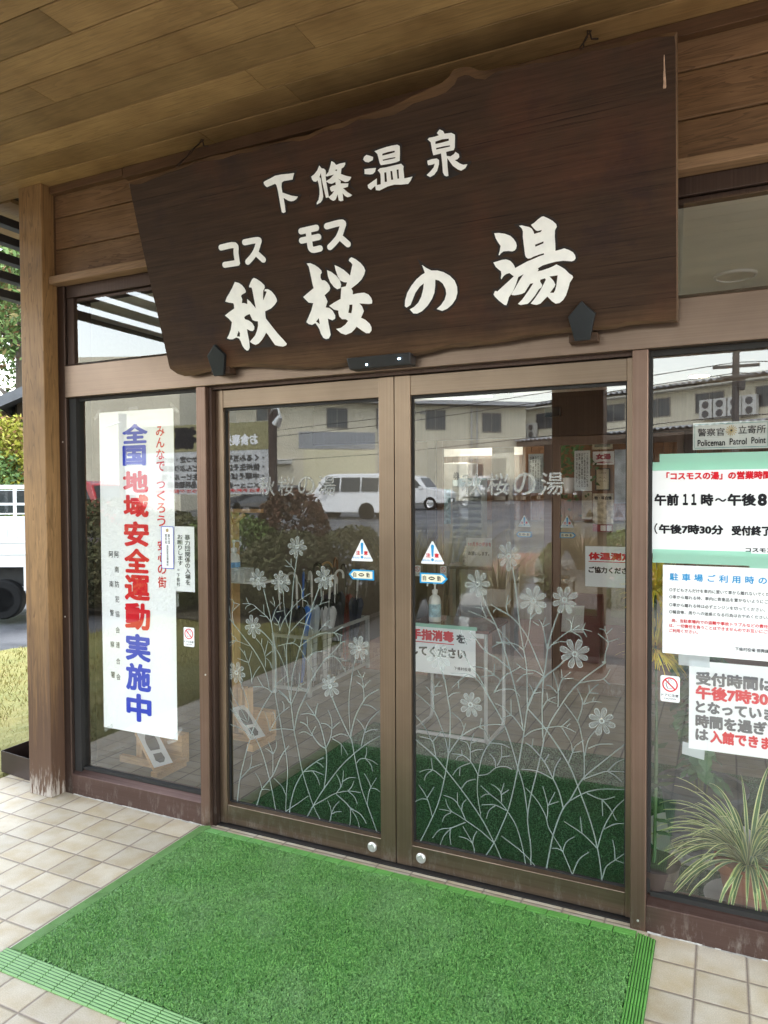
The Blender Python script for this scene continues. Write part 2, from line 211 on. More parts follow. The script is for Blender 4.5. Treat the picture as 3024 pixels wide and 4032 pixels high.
STEM=[[[(-17257,12829),(-17362,12180),(-17474,11478),(-17553,10525),(-17648,9819),(-17712,9363),(-17836,8750),(-17844,7994),(-17808,7444),(-17712,6497),(-17627,6104),(-17492,4972),(-17323,4281),(-17044,3067),(-16509,1680),(-16143,1075)],[(-19066,11269),(-18921,10743),(-18688,9895),(-18547,9043),(-18473,8694),(-18442,7682),(-18484,6661),(-18429,6159),(-18257,5417),(-18116,4674),(-17917,3738),(-17853,3088),(-17870,2577),(-17937,1853),(-17975,1081)],[(-17987,11276),(-17964,10600),(-17853,9904),(-17710,9563)],[(-16052,11673),(-16514,10542),(-16865,9677),(-17104,8863),(-17374,8040),(-17525,7523),(-17621,6759),(-17657,6100)],[(-19332,9414),(-18939,9139),(-18551,8738),(-18226,8311),(-17935,7733),(-17832,7441)],[(-14317,8575),(-14456,7984),(-14597,7198),(-14668,6367),(-14586,5021)],[(-15507,6709),(-15316,6287),(-15044,5785),(-14667,5107),(-14532,4883),(-14349,3990),(-14088,2920),(-13798,2199),(-13329,1086)],[(-20422,6859),(-20177,6262),(-19965,5715),(-19986,5037)],[(-21405,9781),(-20673,9442),(-19805,8579),(-19440,8148),(-19078,7619),(-18901,7177),(-18786,6627),(-18575,6549)],[(-16831,1094),(-16480,1711),(-15933,2554),(-15171,3568),(-14455,4313),(-13755,4899),(-13173,5292)],[(-17767,1069),(-17703,1539),(-17459,2342),(-16985,3127),(-16348,3678),(-15949,3928)],[(-16985,3127),(-16523,3242),(-16182,3207),(-15956,3145)],[(-16523,3227),(-16297,2990),(-16158,2655)],[(-16348,3678),(-16121,3614),(-15964,3481)],[(-19586,1067),(-19458,1428),(-19267,1928),(-18648,2703),(-18278,3479),(-18035,3872),(-17765,4191)],[(-19267,1928),(-19021,1971),(-18789,1970)],[(-19267,1928),(-19385,2323),(-19629,2646)],[(-18637,3679),(-18755,3969),(-18904,4230)],[(-18637,3679),(-18452,4014),(-18449,4295)],[(-18637,3679),(-18817,3806),(-19060,3898)],[(-18648,2703),(-18643,3166),(-18637,3654)],[(-20687,1076),(-20513,2186),(-20182,3393),(-19825,4435),(-19411,5371),(-18788,6371),(-18574,6651)],[(-20513,2186),(-20002,2742),(-19625,2958),(-19253,3131)],[(-19971,2747),(-19841,3132),(-19837,3471)],[(-18514,1083),(-18658,1777),(-18832,2467),(-19187,3544),(-19488,4120),(-19854,4587),(-20539,5121),(-21393,5909)],[(-13798,2199),(-13715,2744),(-13581,3055),(-13341,3455)],[(-13581,2959),(-13344,2962),(-13177,2862)],[(-13607,3003),(-13738,3269),(-13923,3551)],[(-14296,3950),(-14133,4145),(-13892,4206),(-13547,4163),(-13285,4037)],[(-13892,4206),(-13810,4459),(-13820,4707)],[(-13839,4190),(-13602,3963),(-13540,3710)],[(-16480,1686),(-15909,2063),(-15402,2400),(-14739,2638),(-14116,2674)],[(-14739,2638),(-14547,2866),(-14436,3142)],[(-14712,2628),(-14414,2427),(-14281,2135)],[(-15346,2409),(-15067,2801),(-14982,3158),(-14952,3506)],[(-15010,3007),(-14680,3233),(-14354,3287)],[(-15095,2748),(-15148,3033),(-15312,3290)],[(-15319,2390),(-14852,2105),(-14608,1905),(-14203,1762),(-13989,1584),(-13841,1361)],[(-14635,1900),(-14611,1515),(-14668,1113)],[(-14608,1881),(-14312,1523),(-14180,1135)],[(-15664,1092),(-15577,1480),(-15630,1767),(-15768,2038)],[(-15577,1480),(-15407,1832),(-15183,2094)],[(-15577,1455),(-15353,1596),(-15048,1667)],[(-15933,2554),(-15812,3515),(-15833,4351),(-16106,5350),(-16387,5759),(-16840,6299)],[(-16387,5759),(-16729,5805),(-17134,5713)],[(-16358,5763),(-16239,6322)],[(-16358,5787),(-16327,6014),(-16211,6325)],[(-15833,4351),(-16170,4499),(-16509,4848),(-16763,5212),(-16964,5335),(-17167,5358)],[(-16763,5212),(-16788,5657)],[(-16538,4819),(-16478,5051),(-16334,5270)],[(-16538,4819),(-16852,4950),(-17084,4918),(-17230,4822)],[(-15833,4376),(-15605,4828),(-15518,5282),(-15542,5720),(-15707,6092)],[(-15490,5286),(-15267,5512),(-15100,5631)],[(-15518,5282),(-15768,5445),(-16077,5453)],[(-15549,4885),(-15160,5086),(-14939,5117),(-14721,5060)],[(-15494,4843),(-15053,4662),(-14727,4223)],[(-15053,4662),(-15045,4175)],[(-14586,5021),(-14473,5569),(-14281,6126),(-13983,6643),(-13741,6959),(-13214,7305)],[(-13983,6547),(-13638,6542),(-13324,6390)],[(-13929,6698),(-13952,7270),(-14271,7499)],[(-13925,7273),(-13791,7479),(-13605,7642)],[(-13952,7270),(-14003,7647),(-14241,8030)],[(-14002,7695),(-13868,7948)],[(-14029,7692),(-14162,7750),(-14312,7783)],[(-14076,4708),(-13884,5409),(-13642,5920),(-13167,6386)],[(-13884,5433),(-14042,5675),(-14282,5884)],[(-13885,5336),(-13592,5497),(-13276,5540)],[(-17462,4992),(-17249,5849),(-16895,6542),(-16485,7432),(-15998,8123),(-15407,8717),(-15019,9139),(-14827,9204)],[(-15074,9086),(-15016,9478)],[(-17163,8758),(-17394,8888),(-17746,8883),(-18341,8706)],[(-17687,8888),(-17423,8986),(-17392,9138)],[(-17983,8787),(-17927,8490),(-17930,8238)],[(-17192,8756),(-16641,9150),(-16127,9438),(-15401,9545),(-14934,9461)],[(-15401,9545),(-14904,9874)],[(-15373,9547),(-15208,9414),(-15155,9225)],[(-16298,9351),(-16069,9639),(-15843,9901),(-15562,10117)],[(-15899,9848),(-15620,9820),(-15510,9707)],[(-17627,6104),(-17298,6795),(-17178,7209),(-17174,7609)],[(-17239,6952),(-16831,7197)],[(-17181,6909),(-16892,6841)],[(-17715,6169),(-17949,6419),(-18304,6580)],[(-15912,8328),(-15464,8517),(-15298,8483),(-14806,8384)],[(-15298,8483),(-15026,8218),(-14783,7830)],[(-18807,4731),(-18499,5233),(-18256,5570),(-17717,5992)],[(-18807,4731),(-18893,5181),(-19071,5594)],[(-18807,4757),(-18143,4924),(-17492,4962)],[(-18498,5335),(-18526,5535),(-18645,5673)],[(-18015,5803),(-18012,6057),(-18100,6198)],[(-17712,9338),(-17210,9851),(-16630,10387),(-16060,10767),(-15611,10917)],[(-16060,10743),(-15973,11066),(-16026,11357)],[(-17152,9880),(-16692,9789),(-16410,9539)],[(-18214,9424),(-17971,9946),(-17495,10529),(-17026,10956),(-16508,11257)],[(-17026,10956),(-17022,11352),(-17192,11716)],[(-16969,10910),(-16740,10824),(-16656,10632)],[(-17023,11253),(-16849,11436)],[(-18660,9770),(-18929,10031),(-19413,10356),(-19719,10542),(-20249,10535)],[(-19905,10556),(-20057,10830)],[(-19443,10405),(-19910,10143)],[(-19049,10124),(-19075,10556)],[(-19781,10538),(-20031,10419),(-20096,10286)],[(-18868,10009),(-19294,10046)],[(-18629,9823),(-18443,10317),(-18261,10581),(-18081,10718)],[(-18471,10517),(-18498,10769),(-18586,10966)],[(-18384,10270),(-17997,10346)],[(-18501,10566),(-18709,10731)],[(-18214,9424),(-18270,9773),(-18506,10060)],[(-18270,9773),(-18148,10085)],[(-18301,9670),(-18510,9730)],[(-17390,12228),(-17563,12420),(-17883,12683)],[(-17564,12371),(-17916,12397)],[(-17564,12396),(-17560,12744)],[(-20767,9513),(-20855,10106),(-20753,10582),(-21006,10723)],[(-20785,10554),(-20438,10497)],[(-20822,10161),(-20438,10497)],[(-20673,9442),(-20923,9789),(-21203,10398)],[(-19765,6827),(-19820,7338),(-19940,7740),(-20185,8183),(-20464,8470)],[(-19939,7792),(-19746,8352)],[(-19939,7792),(-20566,7940)],[(-20123,8085),(-20183,8339)],[(-19794,6927),(-19572,7363),(-19291,7700)],[(-19017,7676),(-19011,8137),(-19189,8632),(-19522,8963)],[(-19219,8681),(-19184,8991)],[(-18980,8191),(-18584,8482)],[(-19041,8236),(-18851,8916)],[(-21421,8623),(-20682,8764),(-19867,8573)],[(-20682,8764),(-21133,8464)],[(-20587,8772),(-20932,9109)],[(-21449,6537),(-20845,6079),(-20345,5460),(-20037,4978)],[(-21399,5486),(-20728,5254),(-20037,4978)],[(-21442,4739),(-20419,4614),(-19857,4379)],[(-18605,6597),(-18360,6980),(-17820,7442)],[(-18303,6682),(-17890,6425),(-17627,6104)],[(-17974,1132),(-17349,1603),(-16764,2060)],[(-17937,1853),(-18171,2271),(-18589,2559)],[(-19704,6678),(-19149,6740),(-18605,6571)],[(-19149,6740),(-19451,7170)],[(-16764,8198),(-16476,8522),(-16021,8686),(-15629,8721)],[(-16648,8357),(-16474,8670),(-16586,8957)],[(-17163,8758),(-16764,8198),(-16482,7779),(-16371,7494)],[(-18465,8340),(-18641,8731),(-18821,8868)],[(-18653,7661),(-18771,7955),(-18951,8091)]],[[(-8677,11703),(-8394,11059),(-8056,10425),(-7777,9682),(-7501,8781),(-7226,7750),(-7061,6961),(-6969,6371)],[(-7400,12771),(-7307,12263),(-7225,11566),(-7116,10603),(-6953,9564),(-6833,8826),(-6800,7286)],[(-6656,11145),(-6710,10525),(-6791,9982),(-6953,9537)],[(-5573,11189),(-5781,10594),(-5990,9835),(-6095,9028),(-6174,8487),(-6226,7358),(-6198,6289),(-6172,6025),(-6438,4800),(-6653,3897),(-6788,3057),(-6761,2517),(-6663,1829),(-6662,1038)],[(-5260,9399),(-5622,9022),(-6147,8543),(-6574,7853),(-6790,7288),(-6952,6183),(-7171,4899),(-7391,3822),(-7586,3072),(-7838,2416),(-8149,1687),(-8492,1084)],[(-10383,8522),(-10205,7944),(-10087,7277),(-9982,6666),(-10003,5642),(-10064,5007),(-10217,4070),(-10461,3054),(-10768,2249),(-11328,1034)],[(-9491,9311),(-9084,8679),(-8682,8164),(-8285,7434),(-7891,6822),(-7557,6099),(-7198,4949),(-6952,4172),(-6788,3111)],[(-8000,11085),(-7500,10846),(-7116,10495),(-6791,10035),(-6414,9211),(-6147,8596)],[(-8000,10320),(-7555,9864),(-6953,9214)],[(-6043,9671),(-6202,10509),(-6362,10791)],[(-6202,10509),(-5938,10662)],[(-6202,10563),(-6097,10889)],[(-6362,10551),(-6576,10669)],[(-5990,9676),(-5624,10078),(-5159,10431),(-4700,10518),(-4373,10466)],[(-4700,10518),(-4600,10785)],[(-5159,10431),(-5032,11015)],[(-5133,10433),(-4828,10665)],[(-5108,10487),(-5160,10797),(-5340,10863)],[(-4700,10492),(-4548,10245)],[(-5108,10409),(-4801,10250),(-4725,10074)],[(-5832,9849),(-5571,9977),(-5312,9999)],[(-8084,10477),(-8564,10718),(-9196,10924)],[(-8451,10698),(-8649,11153),(-8706,11315)],[(-8564,10938),(-8678,11069),(-8936,11091)],[(-8621,11045),(-8507,11162)],[(-7555,10842),(-7638,11217),(-7555,11656)],[(-7610,11273),(-7445,11499)],[(-7832,11041),(-8056,11136),(-8280,11259)],[(-8000,11112),(-8140,10994),(-8157,10899)],[(-7473,8729),(-8001,9115),(-8396,9298),(-8737,9600),(-8909,9862),(-9169,10120)],[(-8396,9298),(-8480,9622),(-8423,9902)],[(-8909,9835),(-9140,9843)],[(-9257,9555),(-9489,9927),(-9547,10146)],[(-9315,9773),(-9082,9737)],[(-9491,9199),(-9609,8964)],[(-3898,9347),(-3874,9709),(-3777,10077),(-3901,10528),(-4099,10590)],[(-3777,10128),(-3387,10288)],[(-3777,10128),(-4148,10406)],[(-3827,10432),(-3632,10651)],[(-3877,10530),(-3902,10708)],[(-8115,7785),(-7778,8370),(-7445,8623),(-7062,8879)],[(-8114,8445),(-8567,8675),(-9027,8684)],[(-8114,8445),(-8682,8303)],[(-8142,8442),(-8114,8885)],[(-6683,10741),(-6576,10909),(-6415,11027)],[(-6953,9537),(-7225,9729),(-7722,9796),(-8057,9713)],[(-6147,8596),(-6521,8772),(-6898,8787),(-7225,8971)],[(-6574,8659),(-6953,8566),(-7226,8266)],[(-7500,9706),(-7833,9759),(-8226,9534)],[(-7833,9759),(-8057,9768)],[(-3996,9342),(-3897,9326),(-4645,8681),(-5154,8101),(-5620,7358),(-5934,6786),(-6198,6053)],[(-11528,5373),(-10698,4831),(-10156,4286),(-9504,3599),(-8690,2620),(-8149,1721),(-7839,1063)],[(-7558,3027),(-7226,2514),(-6979,1686),(-6869,1053)],[(-6060,1041),(-5797,2471),(-5457,3500),(-5147,3982),(-4687,4854),(-3985,5594),(-3178,6386)],[(-7838,2034),(-6951,1528),(-6462,1060)],[(-6790,7266),(-6039,6504),(-5253,5395),(-4839,4459),(-4379,3228),(-4125,2231),(-4023,1572),(-3971,1033)],[(-4150,2278),(-3928,3107),(-3535,3909),(-3170,4336)],[(-3903,3086),(-3533,3340),(-3167,3436)],[(-5172,3925),(-4584,4346),(-3982,4581),(-3172,4705)],[(-4534,4328),(-3981,4191),(-3512,4378)],[(-3981,4165),(-3954,3571)],[(-3981,4191),(-3682,3881),(-3460,3483)],[(-5797,2471),(-5982,2757),(-6089,3167),(-6410,3702),(-6870,4137)],[(-6036,3070),(-6010,3613),(-6197,4306)],[(-6010,3559),(-5720,4174)],[(-5983,3618),(-5588,3823)],[(-5063,1076),(-5428,1904),(-5770,2423)],[(-5428,1904),(-5299,2304),(-4989,2580)],[(-5402,1909),(-5612,1983),(-5849,1950)],[(-5063,1076),(-4833,1711),(-4452,2094)],[(-3972,1164),(-3824,1668),(-3504,1998),(-3163,2304)],[(-3504,1998),(-3530,2407),(-3590,2732)],[(-3479,1993),(-3161,1943)],[(-4175,2325),(-4682,2747),(-5378,3088)],[(-4708,2769),(-4775,3389)],[(-8803,4336),(-8833,3603),(-8690,2676)],[(-8803,4336),(-8629,5090),(-8315,5693),(-7752,6296)],[(-8343,5689),(-7836,5718),(-7502,5619)],[(-8343,5716),(-8343,6049)],[(-8774,4313),(-8402,4430),(-8061,4735),(-7669,4852),(-7419,4772)],[(-8073,4744),(-8117,5058),(-8315,5249)],[(-8005,4827),(-7836,5212),(-7836,5652)],[(-7836,5201),(-7502,5301)],[(-8803,4336),(-9092,4795),(-9442,5022),(-9915,5018)],[(-9121,4818),(-9120,5464),(-8974,5989)],[(-9090,5581),(-8801,5706)],[(-9149,5291),(-9265,5555),(-9558,5626)],[(-9091,5216),(-8859,5335),(-8600,5384)],[(-9121,4762),(-9620,4486),(-9887,4130)],[(-9561,4495),(-9591,4151)],[(-9471,5018),(-9500,5239)],[(-9442,5022),(-9648,4934),(-9737,4779)],[(-7614,3100),(-7893,3380),(-8317,3637),(-8689,3908)],[(-7837,3390),(-7865,3772),(-8062,3959),(-8260,4037)],[(-7865,3717),(-7725,4183)],[(-7837,3694),(-7530,3941)],[(-8317,3637),(-8517,3574),(-8689,3432)],[(-7642,3095),(-8119,3228),(-8661,3129)],[(-8091,3206),(-8346,2964),(-8461,2607)],[(-9504,3656),(-9268,3978),(-8890,4143)],[(-8149,1693),(-8691,2059),(-9301,2362),(-9921,2614),(-10493,2623)],[(-9921,2614),(-10100,2810),(-10189,3080)],[(-9951,2580),(-10222,2386),(-10343,2122)],[(-9330,2385),(-9535,2800),(-9671,3002),(-9681,3455)],[(-9653,3005),(-9920,3185),(-10279,3236)],[(-9506,2749),(-9446,3043),(-9299,3239)],[(-9330,2300),(-9923,1957),(-10465,1765),(-10771,1357)],[(-9923,1957),(-10254,1577),(-10437,1137)],[(-9983,1917),(-10014,1568),(-9955,1236)],[(-8953,1048),(-9040,1482),(-9448,2107)],[(-9040,1482),(-9273,1632),(-9627,1646)],[(-9040,1482),(-8981,1776),(-8853,2027)],[(-10768,2225),(-11011,2991),(-11380,3478)],[(-11011,2991),(-10703,3507)],[(-10980,2938),(-11258,2918),(-11539,2751)],[(-10277,3923),(-10458,4065),(-10761,4217),(-11068,4167),(-11347,4024)],[(-10761,4217),(-10821,4697)],[(-10761,4217),(-11038,3970),(-11131,3711)],[(-10064,4984),(-9499,5803),(-8742,6300),(-8060,6475),(-7779,6474)],[(-8742,6272),(-8514,6164),(-8400,5930)],[(-9499,5803),(-9322,6334)],[(-8714,6304),(-8656,6645)],[(-11519,7345),(-10752,6774),(-10391,6078),(-10153,5427),(-10094,5037)],[(-10691,6782),(-10750,7319),(-11055,7657)],[(-10750,7290),(-10387,7475)],[(-10658,7701),(-10689,7354)],[(-10628,7676),(-10415,7955)],[(-10658,7701),(-10809,7942)],[(-10628,7704),(-10326,7766)],[(-10087,7311),(-9849,7508),(-9554,7570)],[(-9910,6709),(-9556,6472),(-9410,6154)],[(-10607,4730),(-10757,5397),(-11001,5505),(-11310,5520)],[(-10757,5397),(-10362,5882)],[(-11523,6389),(-11123,5979),(-10788,5392)],[(-6925,6138),(-6573,6431),(-6039,6611),(-5462,6742),(-4946,6591)],[(-5514,6709),(-5152,7074)],[(-5462,6689),(-5177,6253)],[(-5281,6767),(-5152,6890)],[(-4636,4809),(-4638,5754),(-4742,6525),(-4896,7029),(-5386,7652)],[(-4896,6976),(-4694,7735),(-4899,8261)],[(-4668,7686),(-4442,8182),(-4118,8530)],[(-4668,7686),(-4341,7830),(-3992,7846)],[(-4442,8156),(-4117,8168)],[(-4442,8130),(-4468,8439)],[(-4341,7830),(-4266,8036)],[(-4613,5758),(-4488,6352),(-4238,6752)],[(-4487,6038),(-4087,6253),(-3592,6336)],[(-4636,4862),(-4083,5162),(-3786,5288),(-3174,5362)],[(-3786,5288),(-3492,5645),(-3176,5848)],[(-3761,5277),(-3490,5156),(-3270,4961)],[(-5227,5347),(-5073,5793),(-4945,6076),(-4640,6330)],[(-5073,5820),(-5099,6053),(-5151,6204)],[(-5047,5797),(-4740,5896)],[(-5405,3563),(-5563,4175),(-5800,4668),(-6144,5283),(-6627,5775),(-6871,5902)],[(-6627,5775),(-6573,6107)],[(-6144,5256),(-5959,5606)],[(-5800,4668),(-5721,5109),(-5513,5514)],[(-5826,4664),(-6411,4863),(-7034,4844)],[(-6952,6379),(-7226,6722),(-7446,6912),(-7779,6759)],[(-7446,6912),(-7446,7567)],[(-7474,6936),(-7779,7198),(-8087,7298)],[(-5620,7464),(-5621,8154),(-5805,8797)],[(-5621,8048),(-5465,8541),(-5130,8866)],[(-5465,8567),(-5027,8640)],[(-5465,8594),(-5492,8934)],[(-5647,7992),(-5883,8230),(-6068,8263)],[(-6226,7336),(-6014,7683),(-5699,7853)],[(-6014,7683),(-6041,7973)],[(-6014,7683),(-5672,7591)],[(-6790,7293),(-6574,7885),(-6736,8244)],[(-6574,7885),(-6253,7975)],[(-6574,7885),(-6174,8625)],[(-4823,8479),(-4443,8598),(-3945,8729),(-3700,9114)],[(-3945,8729),(-3698,8524)],[(-8143,7732),(-7890,8227),(-8114,8423)],[(-8115,7763),(-7778,7911),(-7335,7933),(-7089,7690)],[(-7890,8227),(-7556,8590)],[(-8285,7412),(-8682,8031),(-9085,8322),(-9493,8363),(-9965,8315)],[(-9259,8331),(-9611,8042),(-9908,7728)],[(-9611,8042),(-9624,7731)]]]
FLW=[[(-17252,13275,485),(-19354,11713,474),(-18107,11646,502),(-15853,11926,516),(-19682,9516,514),(-14153,8973,507),(-20638,7254,496),(-15586,7165,499)],[(-7543,13181,529),(-8819,12026,546),(-6565,11497,555),(-5382,11594,523),(-4993,9565,554),(-10460,8940,522),(-9116,7133,514),(-3999,7146,527)]]
# ------------------------------------------------------------------ the surfaces of the place
def tile_mat(name='porch tile', k=1.0, gk=1.0):
    m, nt, b = new(name); p = N(nt, 'NewGeometry').outputs['Position']
    sx = N(nt, 'SeparateXYZ'); lk(nt, p, sx.inputs[0])
    u = math_(nt, 'DIVIDE', math_(nt, 'ADD', sx.outputs[0], 2.689), .1541)
    v = math_(nt, 'DIVIDE', math_(nt, 'SUBTRACT', sx.outputs[1], .0097), .1532)
    def edge(q): return math_(nt, 'MULTIPLY', math_(nt, 'SUBTRACT', .5, math_(nt, 'ABSOLUTE', math_(nt, 'SUBTRACT', math_(nt, 'FRACT', q), .5))), .154)
    wob = math_(nt, 'MULTIPLY', math_(nt, 'SUBTRACT', noise(nt, pos(nt), 60, 2), .5), .0022)
    d = math_(nt, 'ADD', math_(nt, 'MINIMUM', edge(u), edge(v)), wob)
    cell = N(nt, 'CombineXYZ'); lk(nt, math_(nt, 'FLOOR', u), cell.inputs[0]); lk(nt, math_(nt, 'FLOOR', v), cell.inputs[1])
    wn = N(nt, 'TexWhiteNoise'); wn.noise_dimensions = '2D'; lk(nt, cell.outputs[0], wn.inputs[0])
    off = N(nt, 'VectorMath', operation='SCALE'); lk(nt, wn.outputs['Color'], off.inputs[0]); off.inputs['Scale'].default_value = 9
    ad = N(nt, 'VectorMath', operation='ADD'); lk(nt, p, ad.inputs[0]); lk(nt, off.outputs[0], ad.inputs[1])
    blotch = noise(nt, ad.outputs[0], 9, 3, .5)
    sp = noise(nt, p, 260, 3, .7)
    c = mix(nt, ramp(nt, blotch, (.36, 0), (.66, 1)), (.55, .49, .40), (.46, .375, .255))
    c = mix(nt, .75, c, ramp(nt, sp, (.25, .62), (.75, 1.25)), 'MULTIPLY')
    c = mix(nt, 1, c, ramp(nt, wn.outputs['Value'], (0, .88), (1, 1.1)), 'MULTIPLY')
    dirt = noise(nt, p, 1.3, 5, .65)
    c = mix(nt, .6, c, ramp(nt, dirt, (.3, .72), (.62, 1.06)), 'MULTIPLY')
    gl = mix(nt, noise(nt, p, 7, 4), (.12, .085, .07), (.24, .19, .155))
    isg = ramp(nt, d, (.0030, 1), (.0044, 0))
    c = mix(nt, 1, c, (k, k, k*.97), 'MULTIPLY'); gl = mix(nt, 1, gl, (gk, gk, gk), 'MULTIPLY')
    lk(nt, mix(nt, isg, c, gl), b.inputs['Base Color'])
    lk(nt, ramp(nt, sp, (.2, .42), (.8, .6)), b.inputs['Roughness']); b.inputs['Specular IOR Level'].default_value = .45
    h = math_(nt, 'ADD', math_(nt, 'MULTIPLY', ramp(nt, d, (.002, 0), (.007, 1)), 1.0), math_(nt, 'MULTIPLY', sp, .16))
    bump(nt, b, h, .6, .003); return m
TILE = tile_mat(); TILE_SHADE = tile_mat('shaded vestibule tile', .36, .25)  # indoor floor: the porch tile darkened, its shade put into the colour
def metal_mat(name, c1, c2, rough, axis):
    m, nt, b = new(name); sc = {'x': (1.2, 160, 160), 'z': (160, 160, 1.2)}[axis]
    f = noise(nt, pos(nt, sc), 1, 4, .6); g = noise(nt, pos(nt), 3, 4)
    c = mix(nt, ramp(nt, f, (.3, 0), (.7, 1)), c1, c2)
    c = mix(nt, .5, c, ramp(nt, g, (.3, .7), (.7, 1.15)), 'MULTIPLY')
    # chalky water marks low down on the frames
    z = N(nt, 'SeparateXYZ'); lk(nt, N(nt, 'NewGeometry').outputs['Position'], z.inputs[0])
    s = math_(nt, 'MULTIPLY', ramp(nt, z.outputs[2], (.0, .75), (.12, 0)), ramp(nt, noise(nt, pos(nt, (1, 1, .35)), 26, 6, .75), (.52, 0), (.75, .8)))
    c = mix(nt, s, c, (.55, .52, .48))
    lk(nt, c, b.inputs['Base Color']); b.inputs['Metallic'].default_value = .85
    lk(nt, ramp(nt, f, (.2, rough), (.8, rough+.12)), b.inputs['Roughness'])
    bump(nt, b, f, .06, .002); return m
BR_X = metal_mat('bronze rail', (.21, .15, .115), (.255, .187, .143), .32, 'x')
BR_Z = metal_mat('bronze upright', (.185, .118, .09), (.23, .155, .12), .32, 'z')
DR_X = metal_mat('door rail bronze', (.19, .138, .098), (.235, .175, .128), .26, 'x')
DR_Z = metal_mat('door stile bronze', (.21, .15, .105), (.255, .187, .135), .26, 'z')
BR_D = metal_mat('dark bronze', (.075, .05, .042), (.11, .075, .062), .4, 'z')
SILL = metal_mat('dark bronze sill', (.115, .072, .062), (.15, .098, .085), .38, 'x')
GASK = plain('black gasket', (.012, .011, .011), .6)
BLACK = plain('black plastic', (.016, .017, .02), .35)
CEIL = wood('porch ceiling boards', (.23, .135, .056), (.38, .24, .105), 'x', .6, .6, .3, .12)
WALLW = wood('cedar wall boards', (.165, .09, .043), (.235, .135, .07), 'x', .55, 1.2, .12, .12)
LEDGE = wood('ledge wood', (.27, .16, .085), (.34, .21, .12), 'x', .55, .8, .1)
DARKW = wood('dark cornice wood', (.10, .05, .025), (.15, .08, .04), 'x', .6, .6, .1)
PINE = wood('pale pine', (.55, .33, .15), (.66, .43, .22), 'x', .5, .7, .12)
PINEZ = wood('pale pine upright', (.55, .33, .15), (.66, .43, .22), 'z', .5, .7, .12)
PLANKZ = wood('lobby wall planks', (.25, .115, .05), (.33, .17, .08), 'z', .5, .9, .2)
def post_mat():
    m = wood('weathered post', (.26, .145, .06), (.36, .205, .088), 'z', .55, 1.25, .05, .25); nt = m.node_tree; b = nt.nodes['Principled BSDF']
    src = b.inputs['Base Color'].links[0].from_socket
    z = N(nt, 'SeparateXYZ'); lk(nt, N(nt, 'NewGeometry').outputs['Position'], z.inputs[0])
    st = noise(nt, pos(nt, (30, 30, 1.0)), 1, 5, .7)
    zz = math_(nt, 'ADD', z.outputs[2], math_(nt, 'MULTIPLY', math_(nt, 'SUBTRACT', st, .5), -1.9))
    k = ramp(nt, math_(nt, 'MULTIPLY', zz, .5), (.20, 1), (.60, .0))
    c = mix(nt, math_(nt, 'MULTIPLY', k, .9), src, (.075, .042, .031))
    fl = noise(nt, pos(nt, (70, 70, 9)), 1, 5, .7)
    wz = ramp(nt, z.outputs[2], (.01, 1), (.34, .28)); thr = math_(nt, 'MULTIPLY', ramp(nt, z.outputs[2], (0, .6), (.22, 0)), ramp(nt, math_(nt, 'MULTIPLY', fl, math_(nt, 'ADD', wz, .35)), (.58, 0), (.68, 1)))
    c = mix(nt, thr, c, (.62, .58, .52)); lk(nt, c, b.inputs['Base Color']); return m
POST = post_mat()
def glass_mat(name='window glass', tint=(.95, .955, .945)):
    m = bpy.data.materials.new(name); m.use_nodes = True; nt = m.node_tree; nt.nodes.clear()
    o = N(nt, 'OutputMaterial'); mx = N(nt, 'MixShader'); tr = N(nt, 'BsdfTransparent'); gl = N(nt, 'BsdfGlossy')
    tr.inputs[0].default_value = tint+(1,); gl.inputs['Roughness'].default_value = 0.0; gl.inputs[0].default_value = (1, 1, 1, 1)
    g = N(nt, 'NewGeometry'); fr = N(nt, 'Fresnel')
    ior = math_(nt, 'ADD', 1.70, math_(nt, 'MULTIPLY', g.outputs['Backfacing'], -1.1118))
    lk(nt, ior, fr.inputs['IOR']); R = fr.outputs[0]
    f = math_(nt, 'DIVIDE', math_(nt, 'MULTIPLY', R, 2.0), math_(nt, 'ADD', R, 1.0))
    lk(nt, f, mx.inputs[0]); lk(nt, tr.outputs[0], mx.inputs[1]); lk(nt, gl.outputs[0], mx.inputs[2]); lk(nt, mx.outputs[0], o.inputs[0])
    return m
GLASS = glass_mat()
def frost_mat(name, col, a):
    m = bpy.data.materials.new(name); m.use_nodes = True; nt = m.node_tree; nt.nodes.clear()
    o = N(nt, 'OutputMaterial'); mx = N(nt, 'MixShader'); tr = N(nt, 'BsdfTransparent'); df = N(nt, 'BsdfDiffuse'); tl = N(nt, 'BsdfTranslucent'); m2 = N(nt, 'MixShader')
    df.inputs[0].default_value = col+(1,); tl.inputs[0].default_value = col+(1,); m2.inputs[0].default_value = .3
    lk(nt, df.outputs[0], m2.inputs[1]); lk(nt, tl.outputs[0], m2.inputs[2])
    mx.inputs[0].default_value = a; lk(nt, tr.outputs[0], mx.inputs[1]); lk(nt, m2.outputs[0], mx.inputs[2]); lk(nt, mx.outputs[0], o.inputs[0]); return m
FR_LINE = frost_mat('etched line', (.52, .62, .59), .37)
FR_PET = frost_mat('etched petal', (.60, .66, .64), .29)
FR_RIM = frost_mat('etched rim', (.78, .85, .83), .55)
FR_TXT = [frost_mat('etched lettering', (.64, .66, .65), .15), frost_mat('etched lettering right', (.64, .66, .65), .25)]
TAPE_G = frost_mat('green tape', (.50, .84, .70), .6)
TAPE_T = frost_mat('thin clear tape', (.8, .85, .85), .14)
TAPE_C = frost_mat('clear tape', (.8, .85, .88), .55)
def pmat(n, c, **k): return plain(n, c, .7, var=.02, spec=.12, **k)
PAPER = pmat('white paper', (.88, .90, .92)); INK = pmat('black ink', (.018, .018, .022)); RED = pmat('red ink', (.62, .018, .03)); BLUE = pmat('blue ink', (.012, .04, .55))
